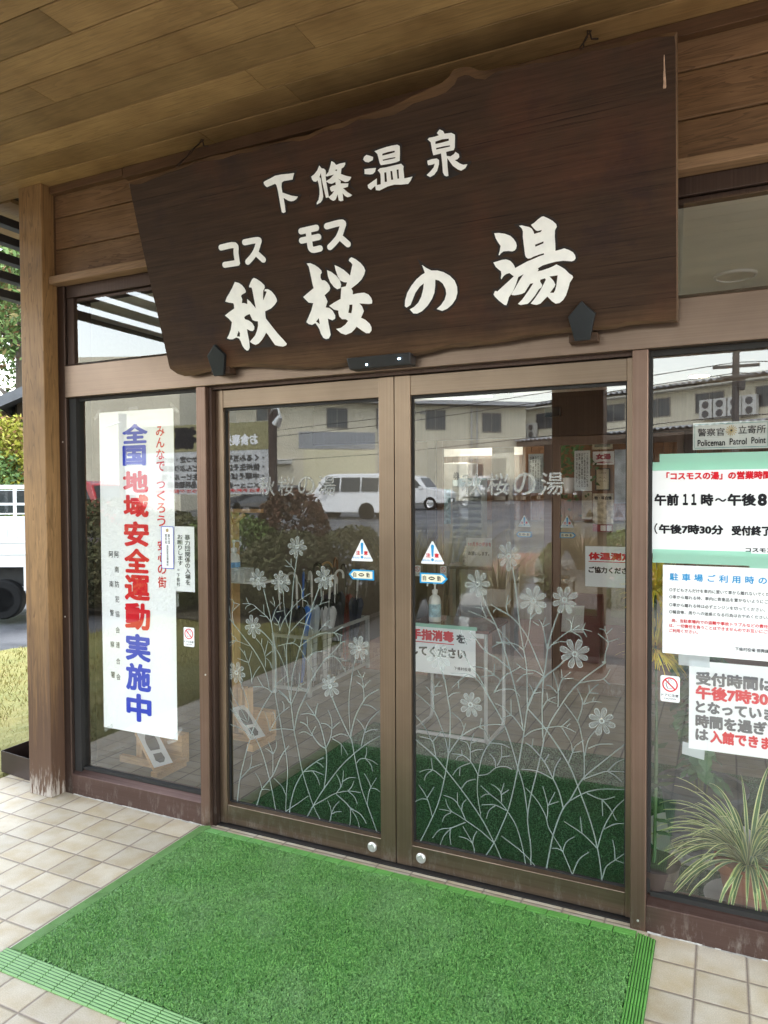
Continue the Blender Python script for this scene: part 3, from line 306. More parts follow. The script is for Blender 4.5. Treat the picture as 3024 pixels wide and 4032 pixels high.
SKYB = pmat('light blue ink', (.03, .30, .62)); PBLUE = pmat('poster blue ink', (.004, .035, .50)); CREAM = pmat('cream ink', (.80, .77, .60)); GOLD = pmat('gold ink', (.42, .33, .17)); GREY = pmat('grey ink', (.10, .11, .12))
def paper_glow():
    nt = PAPER.node_tree; o = nt.nodes['Material Output']; b = nt.nodes['Principled BSDF']; t = N(nt, 'BsdfTranslucent'); t.inputs[0].default_value = (.9, .9, .9, 1); m = N(nt, 'MixShader'); m.inputs[0].default_value = .06
    lk(nt, b.outputs[0], m.inputs[1]); lk(nt, t.outputs[0], m.inputs[2]); lk(nt, m.outputs[0], o.inputs[0])
paper_glow()
WHITE = plain('white enamel', (.78, .78, .77), .3, var=.03)
STEEL = plain('brushed steel', (.62, .62, .60), .42, .8, var=.06)
BEIGE = plain('beige plaster', (.36, .31, .23), .8, var=.06, scale=30, bmp=.2)

# ------------------------------------------------------------------ lettering
def glyphs(body, off=0.0, line=1.0, char=1.0):
    c = bpy.data.curves.new('t', 'FONT'); c.body = body; c.size = 1; c.offset = off; c.space_line = line; c.space_character = char; c.resolution_u = 3
    o = bpy.data.objects.new('t', c); COL.objects.link(o)
    dg = bpy.context.evaluated_depsgraph_get(); me = bpy.data.meshes.new_from_object(o.evaluated_get(dg))
    vs = [(v.co.x, v.co.y) for v in me.vertices]; fs = [tuple(p.vertices) for p in me.polygons]
    bpy.data.objects.remove(o); bpy.data.curves.remove(c); bpy.data.meshes.remove(me); return vs, fs
def put_text(mb, body, x0, x1, z0, z1, y, m=0, off=0.0, line=1.0, facing=-1, char=1.0, flat=None):
    """fit the words into the box x0..x1, z0..z1 of an upright sheet that faces -y (or +y with facing=1)"""
    vs, fs = glyphs(body, 0.0, line, char)
    if not vs: return
    off = off*1.6
    if off >= .004:          # a heavier weight: the same glyphs laid round a small circle
        nc = 9 if off > .022 else 5 if off > .009 else 3; b0, f0 = vs, fs; vs, fs = [], []; lay = []
        for q in range(nc):
            a = 2*pi*q/nc+.3; n0 = len(vs); vs = vs+[(u+off*cos(a), v+off*sin(a)) for u, v in b0]; fs = fs+[tuple(i+n0 for i in f) for f in f0]; lay += [q]*len(b0)
    else: lay = [0]*len(vs)
    ax, bx = min(v[0] for v in vs), max(v[0] for v in vs); ay, by = min(v[1] for v in vs), max(v[1] for v in vs)
    sx = (x1-x0)/max(bx-ax, 1e-4); sz = (z1-z0)/max(by-ay, 1e-4); out = []
    for (a, b), q in zip(vs, lay):
        u = (a-ax)*sx; X = x0+u if facing < 0 else x1-u
        out.append((X, y+facing*.00004*q, z0+(b-ay)*sz))
    if facing > 0: fs = [tuple(reversed(f)) for f in fs]
    mb.add(out, fs, m)
def curve_mesh(loops, ext, off=0.0):
    """filled outlines (with holes) pushed ext each way; returns vertices in the outline's plane and faces"""
    c = bpy.data.curves.new('c', 'CURVE'); c.dimensions = '2D'; c.fill_mode = 'BOTH'; c.extrude = ext; c.offset = off
    for lp in loops:
        s = c.splines.new('POLY'); s.points.add(len(lp)-1); s.use_cyclic_u = True
        for p, q in zip(s.points, lp): p.co = (q[0], q[1], 0, 1)
    o = bpy.data.objects.new('c', c); COL.objects.link(o)
    me = bpy.data.meshes.new_from_object(o.evaluated_get(bpy.context.evaluated_depsgraph_get()))
    vs = [tuple(v.co) for v in me.vertices]; fs = [tuple(p.vertices) for p in me.polygons]
    bpy.data.objects.remove(o); bpy.data.curves.remove(c); bpy.data.meshes.remove(me); return vs, fs
def ribbon(pts, w, w2=None):
    """flat stroke outline with round ends along a smooth polyline (2-D)"""
    q = [Vector(p) for p in pts]; s = []
    for i in range(len(q)-1):
        p0, p1, p2, p3 = q[max(i-1, 0)], q[i], q[i+1], q[min(i+2, len(q)-1)]
        for k in range(4):
            t = k/4; s.append(.5*((2*p1)+(p2-p0)*t+(2*p0-5*p1+4*p2-p3)*t*t+(3*p1-p0-3*p2+p3)*t**3))
    s.append(q[-1]); L = []; R = []; n = len(s)
    for i, p in enumerate(s):
        d = s[min(i+1, n-1)]-s[max(i-1, 0)]
        if d.length < 1e-9: d = Vector((1, 0))
        d.normalize(); a = Vector((-d.y, d.x)); ww = (w if w2 is None else w+(w2-w)*i/(n-1))/2
        L.append(p+a*ww); R.append(p-a*ww)
    return L, R

# ------------------------------------------------------------------ ground
mb = MB(); mb.quad((-3.6, -3.9, 0), (2.6, -3.9, 0), (2.6, .1, 0), (-3.6, .1, 0)); structure(mb.build('tiled_floor', TILE))
mb = MB(); mb.quad((-3.46, .1, 0), (2.6, .1, 0), (2.6, 3.02, 0), (-3.46, 3.02, 0)); structure(mb.build('vestibule_floor', TILE_SHADE))
def grass_mat():
    m, nt, b = new('autumn lawn'); a = noise(nt, pos(nt), 2.2, 5, .7); f = noise(nt, pos(nt, (1, 1, 1)), 90, 4, .75)
    c = mix(nt, ramp(nt, a, (.35, 0), (.65, 1)), (.125, .13, .028), (.19, .165, .045)); c = mix(nt, .8, c, ramp(nt, f, (.25, .6), (.75, 1.25)), 'MULTIPLY')
    lk(nt, c, b.inputs['Base Color']); b.inputs['Roughness'].default_value = .9; bump(nt, b, f, .5, .008); return m
def asphalt_mat():
    m, nt, b = new('asphalt'); f = noise(nt, pos(nt), 160, 3, .8); a = noise(nt, pos(nt), .6, 5, .6)
    c = mix(nt, ramp(nt, a, (.3, 0), (.7, 1)), (.045, .047, .052), (.085, .088, .095)); c = mix(nt, .6, c, ramp(nt, f, (.3, .6), (.7, 1.3)), 'MULTIPLY')
    lk(nt, c, b.inputs['Base Color']); lk(nt, ramp(nt, a, (.35, .25), (.6, .75)), b.inputs['Roughness']); bump(nt, b, f, .4, .01); return m
ASPH = asphalt_mat()
mb = MB(); mb.quad((-240, -240, -.16), (240, -240, -.16), (240, 240, -.16), (-240, 240, -.16)); structure(mb.build('ground', plain('bare earth', (.16, .13, .09), .95)))
mb = MB(); nx, ny = 46, 70; vs = []
for j in range(ny+1):
    for i in range(nx+1):
        x = -6.6+3.0*i/nx; y = -5.2+9.8*j/ny; xl = -6.45-.35*(y-2.1) if y > 2.1 else -14
        vs.append((x if y > 1 or i else x, y, -.03+.02*sin(x*3.1+y*2)+.015*random.random()-(.03 if i == nx else 0)))
mb.add(vs, [(j*(nx+1)+i, j*(nx+1)+i+1, (j+1)*(nx+1)+i+1, (j+1)*(nx+1)+i) for j in range(ny) for i in range(nx)])
LAWN = grass_mat(); structure(mb.build('lawn', LAWN))
mb = MB()
for k in range(30000):
    x = random.uniform(-6.6, -3.62); y = random.uniform(-5.2, 4.4); h = random.uniform(.004, .026); a = random.uniform(0, 6.28)
    dx, dy = cos(a)*.0028, sin(a)*.004; lx, ly = random.uniform(-.03, .03), random.uniform(-.03, .03); z = -.03
    mb.add([(x-dx, y-dy, z), (x+dx, y+dy, z), (x+lx, y+ly, z+h+.02)], [(0, 1, 2)])
def blades(name, cols, rough=.6):
    m, nt, b = new(name); r = N(nt, 'NewGeometry').outputs['Random Per Island']
    lk(nt, ramp(nt, r, *[(i/(len(cols)-1), c) for i, c in enumerate(cols)]), b.inputs['Base Color']); b.inputs['Roughness'].default_value = rough
    b.inputs['Specular IOR Level'].default_value = .25; return m
o = mb.build('grass_blades', blades('lawn blades', [(.14, .14, .03), (.24, .20, .06), (.19, .20, .05), (.26, .17, .08)], .8)); tag(o, 'short yellowing grass left of the porch tiles', 'grass', kind='stuff')
mb = MB(); mb.quad((-60, -5, -.10), (-6.55, -5, -.10), (-6.55, 40, -.10), (-60, 40, -.10)); mb.quad((-6.6, 4.4, -.11), (-3.66, 4.4, -.11), (-3.66, 40, -.11), (-6.6, 40, -.11)); structure(mb.build('driveway', ASPH))
# the rising car park in front of the porch
mb = MB(); ys = [-7.5, -9, -13, -20, -34, -60, -110]; zs = [.06, .1, .2, .34, .62, .86, 1.0]; vs = []
for y, z in zip(ys, zs): vs += [(-130, y, z), (60, y, z)]
mb.add(vs, [(2*i+1, 2*i, 2*i+2, 2*i+3) for i in range(len(ys)-1)]); structure(mb.build('car_park', ASPH))
mb = MB(); mb.quad((-3.85, -7.5, .055), (2.7, -7.5, .055), (2.7, -3.9, -.02), (-3.85, -3.9, -.02)); structure(mb.build('approach_path', plain('concrete path', (.20, .19, .17), .8, var=.12, scale=6)))
mb = MB(); mb.quad((-40, -7.5, .07), (-3.85, -7.5, .07), (-3.85, -4.35, -.01), (-40, -4.35, -.01)); structure(mb.build('planting_bed', plain('dark soil', (.045, .038, .025), .95, var=.3, scale=20)))
mb = MB(); mb.quad((-4.2, -9.5, .118), (6, -9.5, .118), (6, -13, .204), (-4.2, -13, .204)); structure(mb.build('brick_pavement', plain('red paving', (.30, .14, .10), .8, var=.25, scale=40)))
# ------------------------------------------------------------------ the bathhouse
BH = thing('bathhouse', 'brown timber and bronze framed bathhouse entrance with sliding glass doors', 'building', (-1.7, 0, 0))
BH.matrix_world = Matrix.Translation((-1.7, 0, 0))
def B(mb, name, mat, **k):
    mb.v = [(x+1.7, y, z) for x, y, z in mb.v]; return mb.build(name, mat, BH, **k)
B(MB().box(-3.286, -3.122, -.085, .06, 0, 3.14), 'wooden_post', POST, bevel=.004)['label'] = 'weathered wooden post with flaking white paint at its foot'
mb = MB(); y = -.004; k = 0
while y > -3.62:
    w = .146 if k == 0 else .142; x = -4.05; xs = [x]
    r = random.Random(k*7+3)
    while x < 1.7: x += r.uniform(1.6, 3.2); xs.append(min(x, 1.75))
    for a, b in zip(xs, xs[1:]): mb.box(a+.0004, b-.0004, y-w+.0022, y-.0022, 3.14, 3.16)
    y -= w; k += 1
B(mb, 'porch_ceiling', CEIL, bevel=.0022, seg=1)
mb = MB()
for q in range(5): mb.box(-4.05, -3.47, .012+q*1.2, .012+(q+1)*1.2-.003, 3.14, 3.16)
B(mb, 'side_eave', CEIL)
B(MB().box(-4.06, 2.3, -3.9, 7.5, 3.17, 3.45), 'roof', plain('sky blocking slab', (.12, .09, .07), .8))  # slab out of view, added to keep sky light off the inner rooms
mb = MB()
for a, b in ((2.6825, 2.8275), (2.8275, 2.989), (2.989, 3.139)): mb.box(-3.2, 1.7, .0, .05, a+.0015, b-.0015)
B(mb, 'wall_boards', WALLW, bevel=.006, seg=2)
mb = MB(); mb.box(-2.62, 1.7, -.038, -.0005, 3.088, 3.1385); mb.box(-3.12, -2.625, -.036, -.0005, 3.10, 3.1385); B(mb, 'cornice', DARKW, bevel=.003)
B(MB().box(-3.121, 1.7, -.05, .03, 2.642, 2.681), 'ledge', LEDGE, bevel=.004)
B(MB().box(-3.2, -3.121, -.012, .05, 2.683, 3.12), 'corner_batten', DARKW, bevel=.003)
B(MB().box(-3.121, -3.07, .0, .14, 0, 2.64), 'side_jamb', BR_D, bevel=.004)
mb = MB(); mb.box(-3.068, 1.7, .012, .13, 2.577, 2.641); mb.box(-3.068, -3.02, .014, .13, 2.23, 2.576); mb.box(-3.066, 1.7, .03, .045, 2.555, 2.576); B(mb, 'window_head', BR_D, bevel=.003)
mb = MB(); mb.prism([(-3.068, 2.066), (1.7, 2.066), (1.7, 2.228), (-3.068, 2.228)], -.006, .1); mb.add([(-3.068, -.004, 2.2285), (1.7, -.004, 2.2285), (1.7, .03, 2.246), (-3.068, .03, 2.246), (-3.068, .1, 2.246), (1.7, .1, 2.246)], [(0, 1, 2, 3), (3, 2, 5, 4)])
B(mb, 'transom_rail', BR_X, bevel=.003)
B(MB().quad((-3.019, .0245, 2.24), (1.7, .0245, 2.24), (1.7, .0245, 2.56), (-3.019, .0245, 2.56)), 'transom_glass', GLASS)
mb = MB(); mb.box(-3.0685, -3.02, .02, .12, .1, 2.065); mb.box(-3.019, -2.223, .035, .055, 2.05, 2.0655); mb.box(-3.019, -2.223, .03, .055, .128, .142); mb.box(-2.235, -2.222, .032, .055, .1425, 2.0495)
lw = B(mb, 'fixed_window', GASK); lw['label'] = 'left fixed window with the tall safety banner'
def sub(mb, name, mat, parent, **k):
    mb.v = [(x+1.7, y, z) for x, y, z in mb.v]; return mb.build(name, mat, parent, **k)
def panel(x0, x1, y, z0, z1): return MB().quad((x0, y, z0), (x1, y, z0), (x1, y, z1), (x0, y, z1))
sub(panel(-3.02, -2.23, .045, .135, 2.06), 'glass_pane', GLASS, lw)
mb = MB(); mb.box(-.235, -.224, .032, .055, .128, 2.065); mb.box(-.2235, 1.7, .035, .055, 2.045, 2.065); mb.box(-.2235, 1.7, .03, .055, .112, .134)
rw = B(mb, 'fixed_window', GASK); rw['label'] = 'right fixed window with taped notices and potted plants behind'
sub(panel(-.23, 1.7, .045, .12, 2.06), 'glass_pane', GLASS, rw)
B(MB().box(-2.222, -2.169, -.002, .1, 0, 2.0655), 'mullion', BR_Z, bevel=.003); B(MB().box(-.289, -.2355, -.002, .1, 0, 2.0655), 'mullion', BR_Z, bevel=.003)
B(MB().box(-2.1685, -2.150, .02, .12, 0, 2.06), 'door_jamb', BR_D)
def sill(x0, x1, z):
    mb = MB(); mb.add([(x0, 0, 0), (x1, 0, 0), (x1, 0, z), (x0, 0, z), (x0, .036, z+.024), (x1, .036, z+.024), (x0, .1, z+.024), (x1, .1, z+.024), (x0, .1, 0), (x1, .1, 0)], [(0, 1, 2, 3), (3, 2, 5, 4), (4, 5, 7, 6), (6, 7, 9, 8), (0, 3, 4, 6, 8), (1, 9, 7, 5, 2)])
    return B(mb, 'window_sill', SILL, bevel=.002)
mb = MB(); rd = random.Random(2)
for xa, xb in ((-3.06, -2.225), (-.23, 1.0)):
    x = xa
    while x < xb:
        l = rd.uniform(.012, .05)
        h = rd.uniform(.001, .005); d = rd.uniform(.003, .012); mb.add([(x, -.0005, 0), (x+l, -.0005, 0), (x+l, -d, .0006), (x, -d*.7, .0006), (x, -.0005, h), (x+l, -.0005, h*.8)], [(0, 3, 2, 1), (3, 4, 5, 2), (0, 4, 3), (1, 2, 5)])
        x += l
B(mb, 'mortar_bead', plain('dried mortar', (.42, .40, .36), .9, var=.2, scale=60))
for q, (x, z) in enumerate(((-2.185, .72), (-.262, .035), (-3.10, .93), (-3.095, 1.84))): k = MB(); k.lathe([(.0045, 0), (.004, .002), (0, .0025)], n=10); k.v = [(x+a, (-.002 if q < 2 else 0)-c, z+b) for a, b, c in k.v]; B(k, 'screw', STEEL)
sill(-3.0695, -2.2225, .104); sill(-.235, 1.7, .097)
B(MB().box(-2.17, -.289, .028, .13, .0005, .006), 'door_track', GASK)
mb = MB(); mb.box(-2.168, -.29, .03, .13, 2.052, 2.0655); B(mb, 'door_header', BR_D)
# each sliding leaf: frame, glass, etched cosmos, etched words, lock
DOORS = []
for i, (x0, xa, xb, x1, lx) in enumerate(((-2.149, -2.108, -1.304, -1.2345, -1.344), (-1.2305, -1.160, -.312, -.240, -1.119))):
    mb = MB(); y0, y1 = .05, .1
    mb.m = 1; mb.box(x0, xa, y0, y1, .008, 2.05); mb.box(xb, x1, y0, y1, .008, 2.05)
    mb.m = 0; mb.box(xa, xb, y0+.002, y1-.002, 1.967, 2.049); mb.box(xa, xb, y0+.002, y1-.002, .009, .098)
    mb.add([(xa, y0+.002, .0985), (xb, y0+.002, .0985), (xb, .07, .108), (xa, .07, .108)], [(0, 1, 2, 3)])
    d = B(mb, 'sliding_door', [DR_X, DR_Z], bevel=.0022); DOORS.append(d)
    d['label'] = ('left sliding glass door with the umbrellas showing behind it', 'right sliding glass door with the table notice showing behind it')[i]
    g = MB(); g.box(xa, xa+.006, .068, .082, .1, 1.966); g.box(xb-.006, xb, .068, .082, .1, 1.966); g.box(xa+.0062, xb-.0062, .068, .082, 1.955, 1.966); g.box(xa+.0062, xb-.0062, .068, .082, .1, .112)
    sub(g, 'gasket', GASK, d)
    sub(panel(xa+.003, xb-.003, .0755, .105, 1.962), 'glass_pane', GLASS, d)
    mb = MB(); mb.lathe([(.021, 0), (.021, .004), (.017, .006), (.015, .0055), (.013, .0075), (.0, .0075)], n=28)
    mb.v = [(x+lx, .05-z, y+.054) for x, y, z in mb.v]; mb.box(lx-.006, lx+.006, .0415, .043, .0525, .0555)
    sub(mb, 'lock', STEEL, d)
    e = MB(); X = lambda v: v/1e4
    yy = .0745
    for n, s in enumerate(STEM[i]):
        pts = [(X(a), X(b)) for a, b in s if X(b) < 1.96]
        pts = [(min(max(a, xa+.006), xb-.006), max(b, .108)) for a, b in pts]
        if len(pts) < 2: continue
        L, R = ribbon(pts, .0056 if len(s) > 5 else .0046, .0044 if len(s) > 5 else .003); yk = yy-.00002*(n % 30)
        vs = [(p.x, yk, p.y) for p in L]+[(p.x, yk, p.y) for p in R]; k = len(L)
        e.add(vs, [(j+k, j+k+1, j+1, j) for j in range(k-1)], 0)
    for n, (cx, cz, r) in enumerate(FLW[i]):
        cx, cz, r = cx/1e4, cz/1e4, r/1e4; rr = random.Random(n+31*i); a0 = rr.random()*.8; sq = rr.uniform(.86, 1.02)
        for k in range(8):
            a = a0+k*pi/4+rr.uniform(-.06, .06); rl = r*rr.uniform(.9, 1.06); yk = .0736-.00006*k-(.0002 if k % 2 else 0)
            out = []
            for t, wd in ((.18, .045), (.4, .125), (.62, .195), (.8, .21), (.93, .175), (1.03, .12), (.97, .065), (1.08, .0)): out.append((t, wd))
            poly = [(t, wd) for t, wd in out]+[(t, -wd) for t, wd in reversed(out[:-1])]
            pts = [(cx+sq*rl*(t*cos(a)-wd*sin(a)), cz+rl*(t*sin(a)+wd*cos(a))) for t, wd in poly]
            e.add([(px_, yk, pz_) for px_, pz_ in reversed(pts)], [tuple(range(len(pts)))], 1)
            q = [Vector(p) for p in pts]; L = []; R = []; nn = len(q); c0 = sum(q, Vector((0, 0)))/nn
            for j in range(nn):
                L.append(q[j]); R.append(q[j]+(c0-q[j]).normalized()*min(.0016, r*.028))
            vs = [(p.x, yk-.0001, p.y) for p in L]+[(p.x, yk-.0001, p.y) for p in R]
            e.add(vs, [(j, (j+1) % nn, (j+1) % nn+nn, j+nn) for j in range(nn)], 2)
        ring = [(cx+r*.17*cos(2*pi*k/16)*(1+.12*(k % 2)), cz+r*.17*sin(2*pi*k/16)*(1+.12*(k % 2))) for k in range(16)]; rin = [(cx+r*.12*cos(2*pi*k/16), cz+r*.12*sin(2*pi*k/16)) for k in range(16)]
        e.add([(a, .0729, b) for a, b in ring]+[(a, .0729, b) for a, b in rin], [((k+1) % 16, k, k+16, (k+1) % 16+16) for k in range(16)], 2)
        e.add([(a, .0730, b) for a, b in reversed(rin)], [tuple(range(16))], 1)
    sub(e, 'etched_cosmos', [FR_LINE, FR_PET, FR_RIM], d)
    t = MB(); lx0, lx1 = ((-1.927, -1.522), (-.948, -.538))[i]; w = (lx1-lx0)/4.45
    for k, ch in enumerate('秋桜の湯'):
        a = lx0+k*w*1.15; put_text(t, ch, a, a+w*.97, 1.557, 1.645, .0738, 0, .012)
    sub(t, 'etched_lettering', FR_TXT[i], d)
# louvres round the porch, front posts and beam
mb = MB()
for k in range(5): mb.box(-3.635, -3.575, -3.46, 3.5, 2.652+.1*k, 2.695+.1*k)
for y in (-3.2, -1.6, 1.2, 2.6): mb.box(-3.63, -3.58, y, y+.04, 2.66, 3.138)
B(mb, 'side_louvre', plain('dark louvre slat', (.035, .032, .03), .6))
mb = MB()
for k in range(5): mb.box(-3.57, 1.7, -3.53, -3.47, 2.652+.1*k, 2.695+.1*k)
B(mb, 'front_louvre', plain('dark louvre slat', (.035, .032, .03), .6))
for x0, x1 in ((-1.36, -.92), (1.5, 1.68)):
    B(MB().box(x0, x1, -3.75, -3.54, -.02, 3.138), 'porch_pillar', DARKW, bevel=.006)
# rooms behind the glass
VW = plain('vestibule wall', (.11, .095, .075), .85, var=.1, scale=60, bmp=.4)
mb = MB(); mb.box(-3.46, -3.36, .14, 6.2, -.02, 3.165); B(mb, 'vestibule_wall', VW)
mb = MB(); mb.box(1.75, 1.9, .14, 6.2, -.02, 3.0); B(mb, 'side_wall', BEIGE)
B(MB().box(-3.36, 1.75, .101, 6.2, 2.6, 2.66), 'inner_ceiling', plain('ceiling board', (.82, .80, .72), .8, var=.03))
B(MB().box(-3.36, 1.75, 6.05, 6.2, -.02, 2.6), 'back_wall', BEIGE)
mb = MB()
for k in range(40): mb.box(-3.3+k*.1, -3.3+(k+1)*.1-.002, 6.02, 6.05, 1.22, 2.6)
B(mb, 'wall_planks', PLANKZ, bevel=.004, seg=1)
B(MB().box(-3.36, 1.75, 3.021, 6.2, -.02, .004), 'lobby_floor', plain('lobby carpet', (.23, .13, .10), .9, var=.15, scale=40))
B(MB().box(-1.82, -1.66, 3.42, 3.56, .004, 2.6), 'inner_pillar', wood('pillar wood', (.17, .09, .05), (.24, .14, .08), 'z', .5))
# inner automatic doors
mb = MB(); mb.box(-3.36, 1.75, 2.96, 3.06, 2.0, 2.3); mb.box(-3.36, 1.75, 2.98, 3.04, 2.30, 2.34); mb.box(-2.25, -2.17, 2.96, 3.06, 0, 2.0); mb.box(-.25, -.17, 2.96, 3.06, 0, 2.0)
B(mb, 'inner_door_frame', BR_D, bevel=.003)
B(panel(-3.36, -2.25, 3.01, .02, 2.0), 'inner_side_glass', GLASS); B(panel(-.17, 1.75, 3.01, .02, 2.0), 'inner_side_glass', GLASS)
B(MB().box(-1.245, -1.13, 2.9, 2.96, 2.15, 2.22), 'inner_sensor', BLACK, bevel=.004)
for i, (x0, x1) in enumerate(((-2.17, -1.205), (-1.2, -.25))):
    mb = MB(); s0 = .05 if i == 0 else .055; s1 = .065 if i == 0 else .05
    mb.box(x0, x0+s0, 2.99, 3.03, .005, 2.0); mb.box(x1-s1, x1, 2.99, 3.03, .005, 2.0); mb.box(x0+s0, x1-s1, 2.991, 3.029, 1.93, 1.999); mb.box(x0+s0, x1-s1, 2.991, 3.029, .006, .1)
    d = B(mb, 'inner_door', BR_Z, bevel=.002); sub(panel(x0+.05, x1-.05, 3.01, .1, 1.94), 'glass_pane', GLASS, d)
    d['label'] = ('left inner sliding door at the back of the vestibule', 'right inner sliding door at the back of the vestibule')[i]
# sensor over the doors
mb = MB(); mb.prism([(-1.385, 2.072), (-1.11, 2.072), (-1.105, 2.118), (-1.39, 2.118)], -.075, -.0065); mb.v = [(x, y if z > 2.1 else y*.8, z) for x, y, z in mb.v]
ds = B(mb, 'door_sensor', BLACK, bevel=.006)
mb = MB(); mb.lathe([(.0, .0), (.004, 0), (.003, .002), (0, .002)], n=10); mb.v = [(-1.30+x, -.0665-z, 2.085+y) for x, y, z in mb.v]; sub(mb, 'indicator_light', emit('blue led', (.5, .8, 1), 4), ds)
mb = MB(); mb.lathe([(.0, .0), (.006, 0), (.005, .002), (0, .002)], n=10); mb.v = [(-1.155+x, -.072-z, 2.096+y*.5) for x, y, z in mb.v]; sub(mb, 'indicator_light', emit('blue led', (.5, .8, 1), 4), ds)
# lamps in the ceilings
def lamp(name, label, x, y, r, lit, s):
    t = thing(name, label, 'ceiling light', (x, y, 2.6))
    MB().lathe([(r*1.12, -.001), (r*1.12, -.012), (r, -.014), (r*.98, -.006)], n=32).build('trim_ring', WHITE, t, smooth=True)
    MB().add([(r*.97*cos(2*pi*q/32), -r*.97*sin(2*pi*q/32), -.008) for q in range(32)], [tuple(range(32))]).build('diffuser', emit('lit lamp warm', (1, .83, .55), s*.8) if lit else plain('unlit lamp', (.70, .68, .60), .4), t)
lamp('downlight', 'warm lit round downlight over the lobby behind the left notices', -.19, 4.33, .085, True, 9)
lamp('downlight', 'warm lit round downlight beside the square ceiling panel', -2.04, 4.49, .085, True, 9)
lamp('downlight', 'unlit round downlight in the vestibule ceiling above the right window', .05, 1.17, .085, False, 0)
t = thing('ceiling_panel_light', 'bright square ceiling panel light over the lobby', 'ceiling light', (-2.36, 5.0, 2.6))
MB().box(-.32, .32, -.32, .32, -.02, -.001).build('frame', WHITE, t); MB().box(-.28, .28, -.28, .28, -.024, -.0205).build('diffuser', emit('lit lamp white', (1, .97, .9), 4), t)
# ------------------------------------------------------------------ the carved sign board, leaning out over the doors
VD = Vector((0, -.235, .79)).normalized(); NS = Vector((0, -.79, -.235)).normalized(); SO = Vector((0, -.055, 2.14))
def sp(u, v, d=0): return SO+Vector((u, 0, 0))+VD*v+NS*d      # point of the board's face, d in front of it
def sign_wood():
    m, nt, b = new('stained sign board'); p = pos(nt)
    g = noise(nt, pos(nt, (1.3, 26, 26)), 1.6, 5, .65, 1.0); f = noise(nt, pos(nt, (4, 160, 160)), 1, 3, .7); a = noise(nt, p, 2.2, 4, .6); a2 = noise(nt, p, 3.1, 5, .65); e = noise(nt, p, 5, 4, .6)
    c = mix(nt, ramp(nt, g, (.3, 0), (.7, 1)), (.034, .0195, .013), (.060, .035, .0225))
    c = mix(nt, ramp(nt, a, (.52, 0), (.74, .7)), c, (.085, .034, .02))
    c = mix(nt, ramp(nt, a2, (.55, 0), (.75, .75)), c, (.024, .015, .017))
    # pale worn edge along the top and bottom
    sx = N(nt, 'SeparateXYZ'); lk(nt, p, sx.inputs[0]); z = math_(nt, 'ADD', sx.outputs[2], math_(nt, 'MULTIPLY', math_(nt, 'SUBTRACT', e, .5), .12))
    c = mix(nt, math_(nt, 'MULTIPLY', ramp(nt, math_(nt, 'SUBTRACT', z, 2.0), (.13, 1), (.2, 0)), .5), c, (.15, .085, .045))
    c = mix(nt, .62, c, ramp(nt, f, (.25, .6), (.75, 1.35)), 'MULTIPLY')
    cr = noise(nt, pos(nt, (.8, 90, 90)), 1.3, 6, .8, .6); c = mix(nt, 1, c, ramp(nt, cr, (.36, .45), (.42, 1.0)), 'MULTIPLY'); st = noise(nt, p, 38, 3, .6); c = mix(nt, ramp(nt, st, (.74, 0), (.78, .5)), c, (.015, .01, .009))
    lk(nt, c, b.inputs['Base Color']); b.inputs['Specular IOR Level'].default_value = .14
    lk(nt, ramp(nt, g, (.3, .45), (.7, .65)), b.inputs['Roughness']); bump(nt, b, f, .5, .003); return m
SIGNW = sign_wood()
SG = thing('sign_board', 'big dark brown wooden sign board with white brushed characters over the doors', 'sign', tuple(sp(-1.24, 0)))
def S_(mb, name, mat, **k):
    o = sp(-1.24, 0); mb.v = [tuple(Vector(p)-o) for p in mb.v]; return mb.build(name, mat, SG, **k)
pts = [(a/1e4, b/1e4) for a, b in SIGN]
dense = []
for i, (a, b) in enumerate(pts):
    c, d = pts[(i+1) % len(pts)]; n = max(1, int(sqrt((c-a)**2+(d-b)**2)/.035))
    for k in range(n): dense.append((a+(c-a)*k/n, b+(d-b)*k/n+(random.uniform(-.0022, .0022) if n < 60 else 0)))
n = len(dense); mb = MB(); inner = []
for i in range(n):
    p, q, r_ = Vector(dense[i-1]), Vector(dense[i]), Vector(dense[(i+1) % n]); t_ = (r_-p).normalized(); nv = Vector((t_.y, -t_.x)); side = abs(t_.y) > .75
    wd = .004 if side else .013+.007*sin(q.x*9)*sin(q.x*23)+(.016 if -1.15 < q.x < -.7 and q.y > .7 else 0); inner.append(q+nv*wd)
mb.add([sp(u, v, -.006) for u, v in dense]+[sp(p.x, p.y) for p in inner]+[sp(u, v, -.045) for u, v in dense], [tuple(range(2*n-1, n-1, -1))], 0)
mb.add(mb.v[:], [(i, i+n, (i+1) % n+n, (i+1) % n) for i in range(n)]+[(i, (i+1) % n, (i+1) % n+2*n, i+2*n) for i in range(n)]+[tuple(range(2*n, 3*n))], 1)
bd = S_(mb, 'board', [SIGNW, wood('worn board edge', (.05, .028, .017), (.135, .075, .036), 'x', .5, .6, 0)])
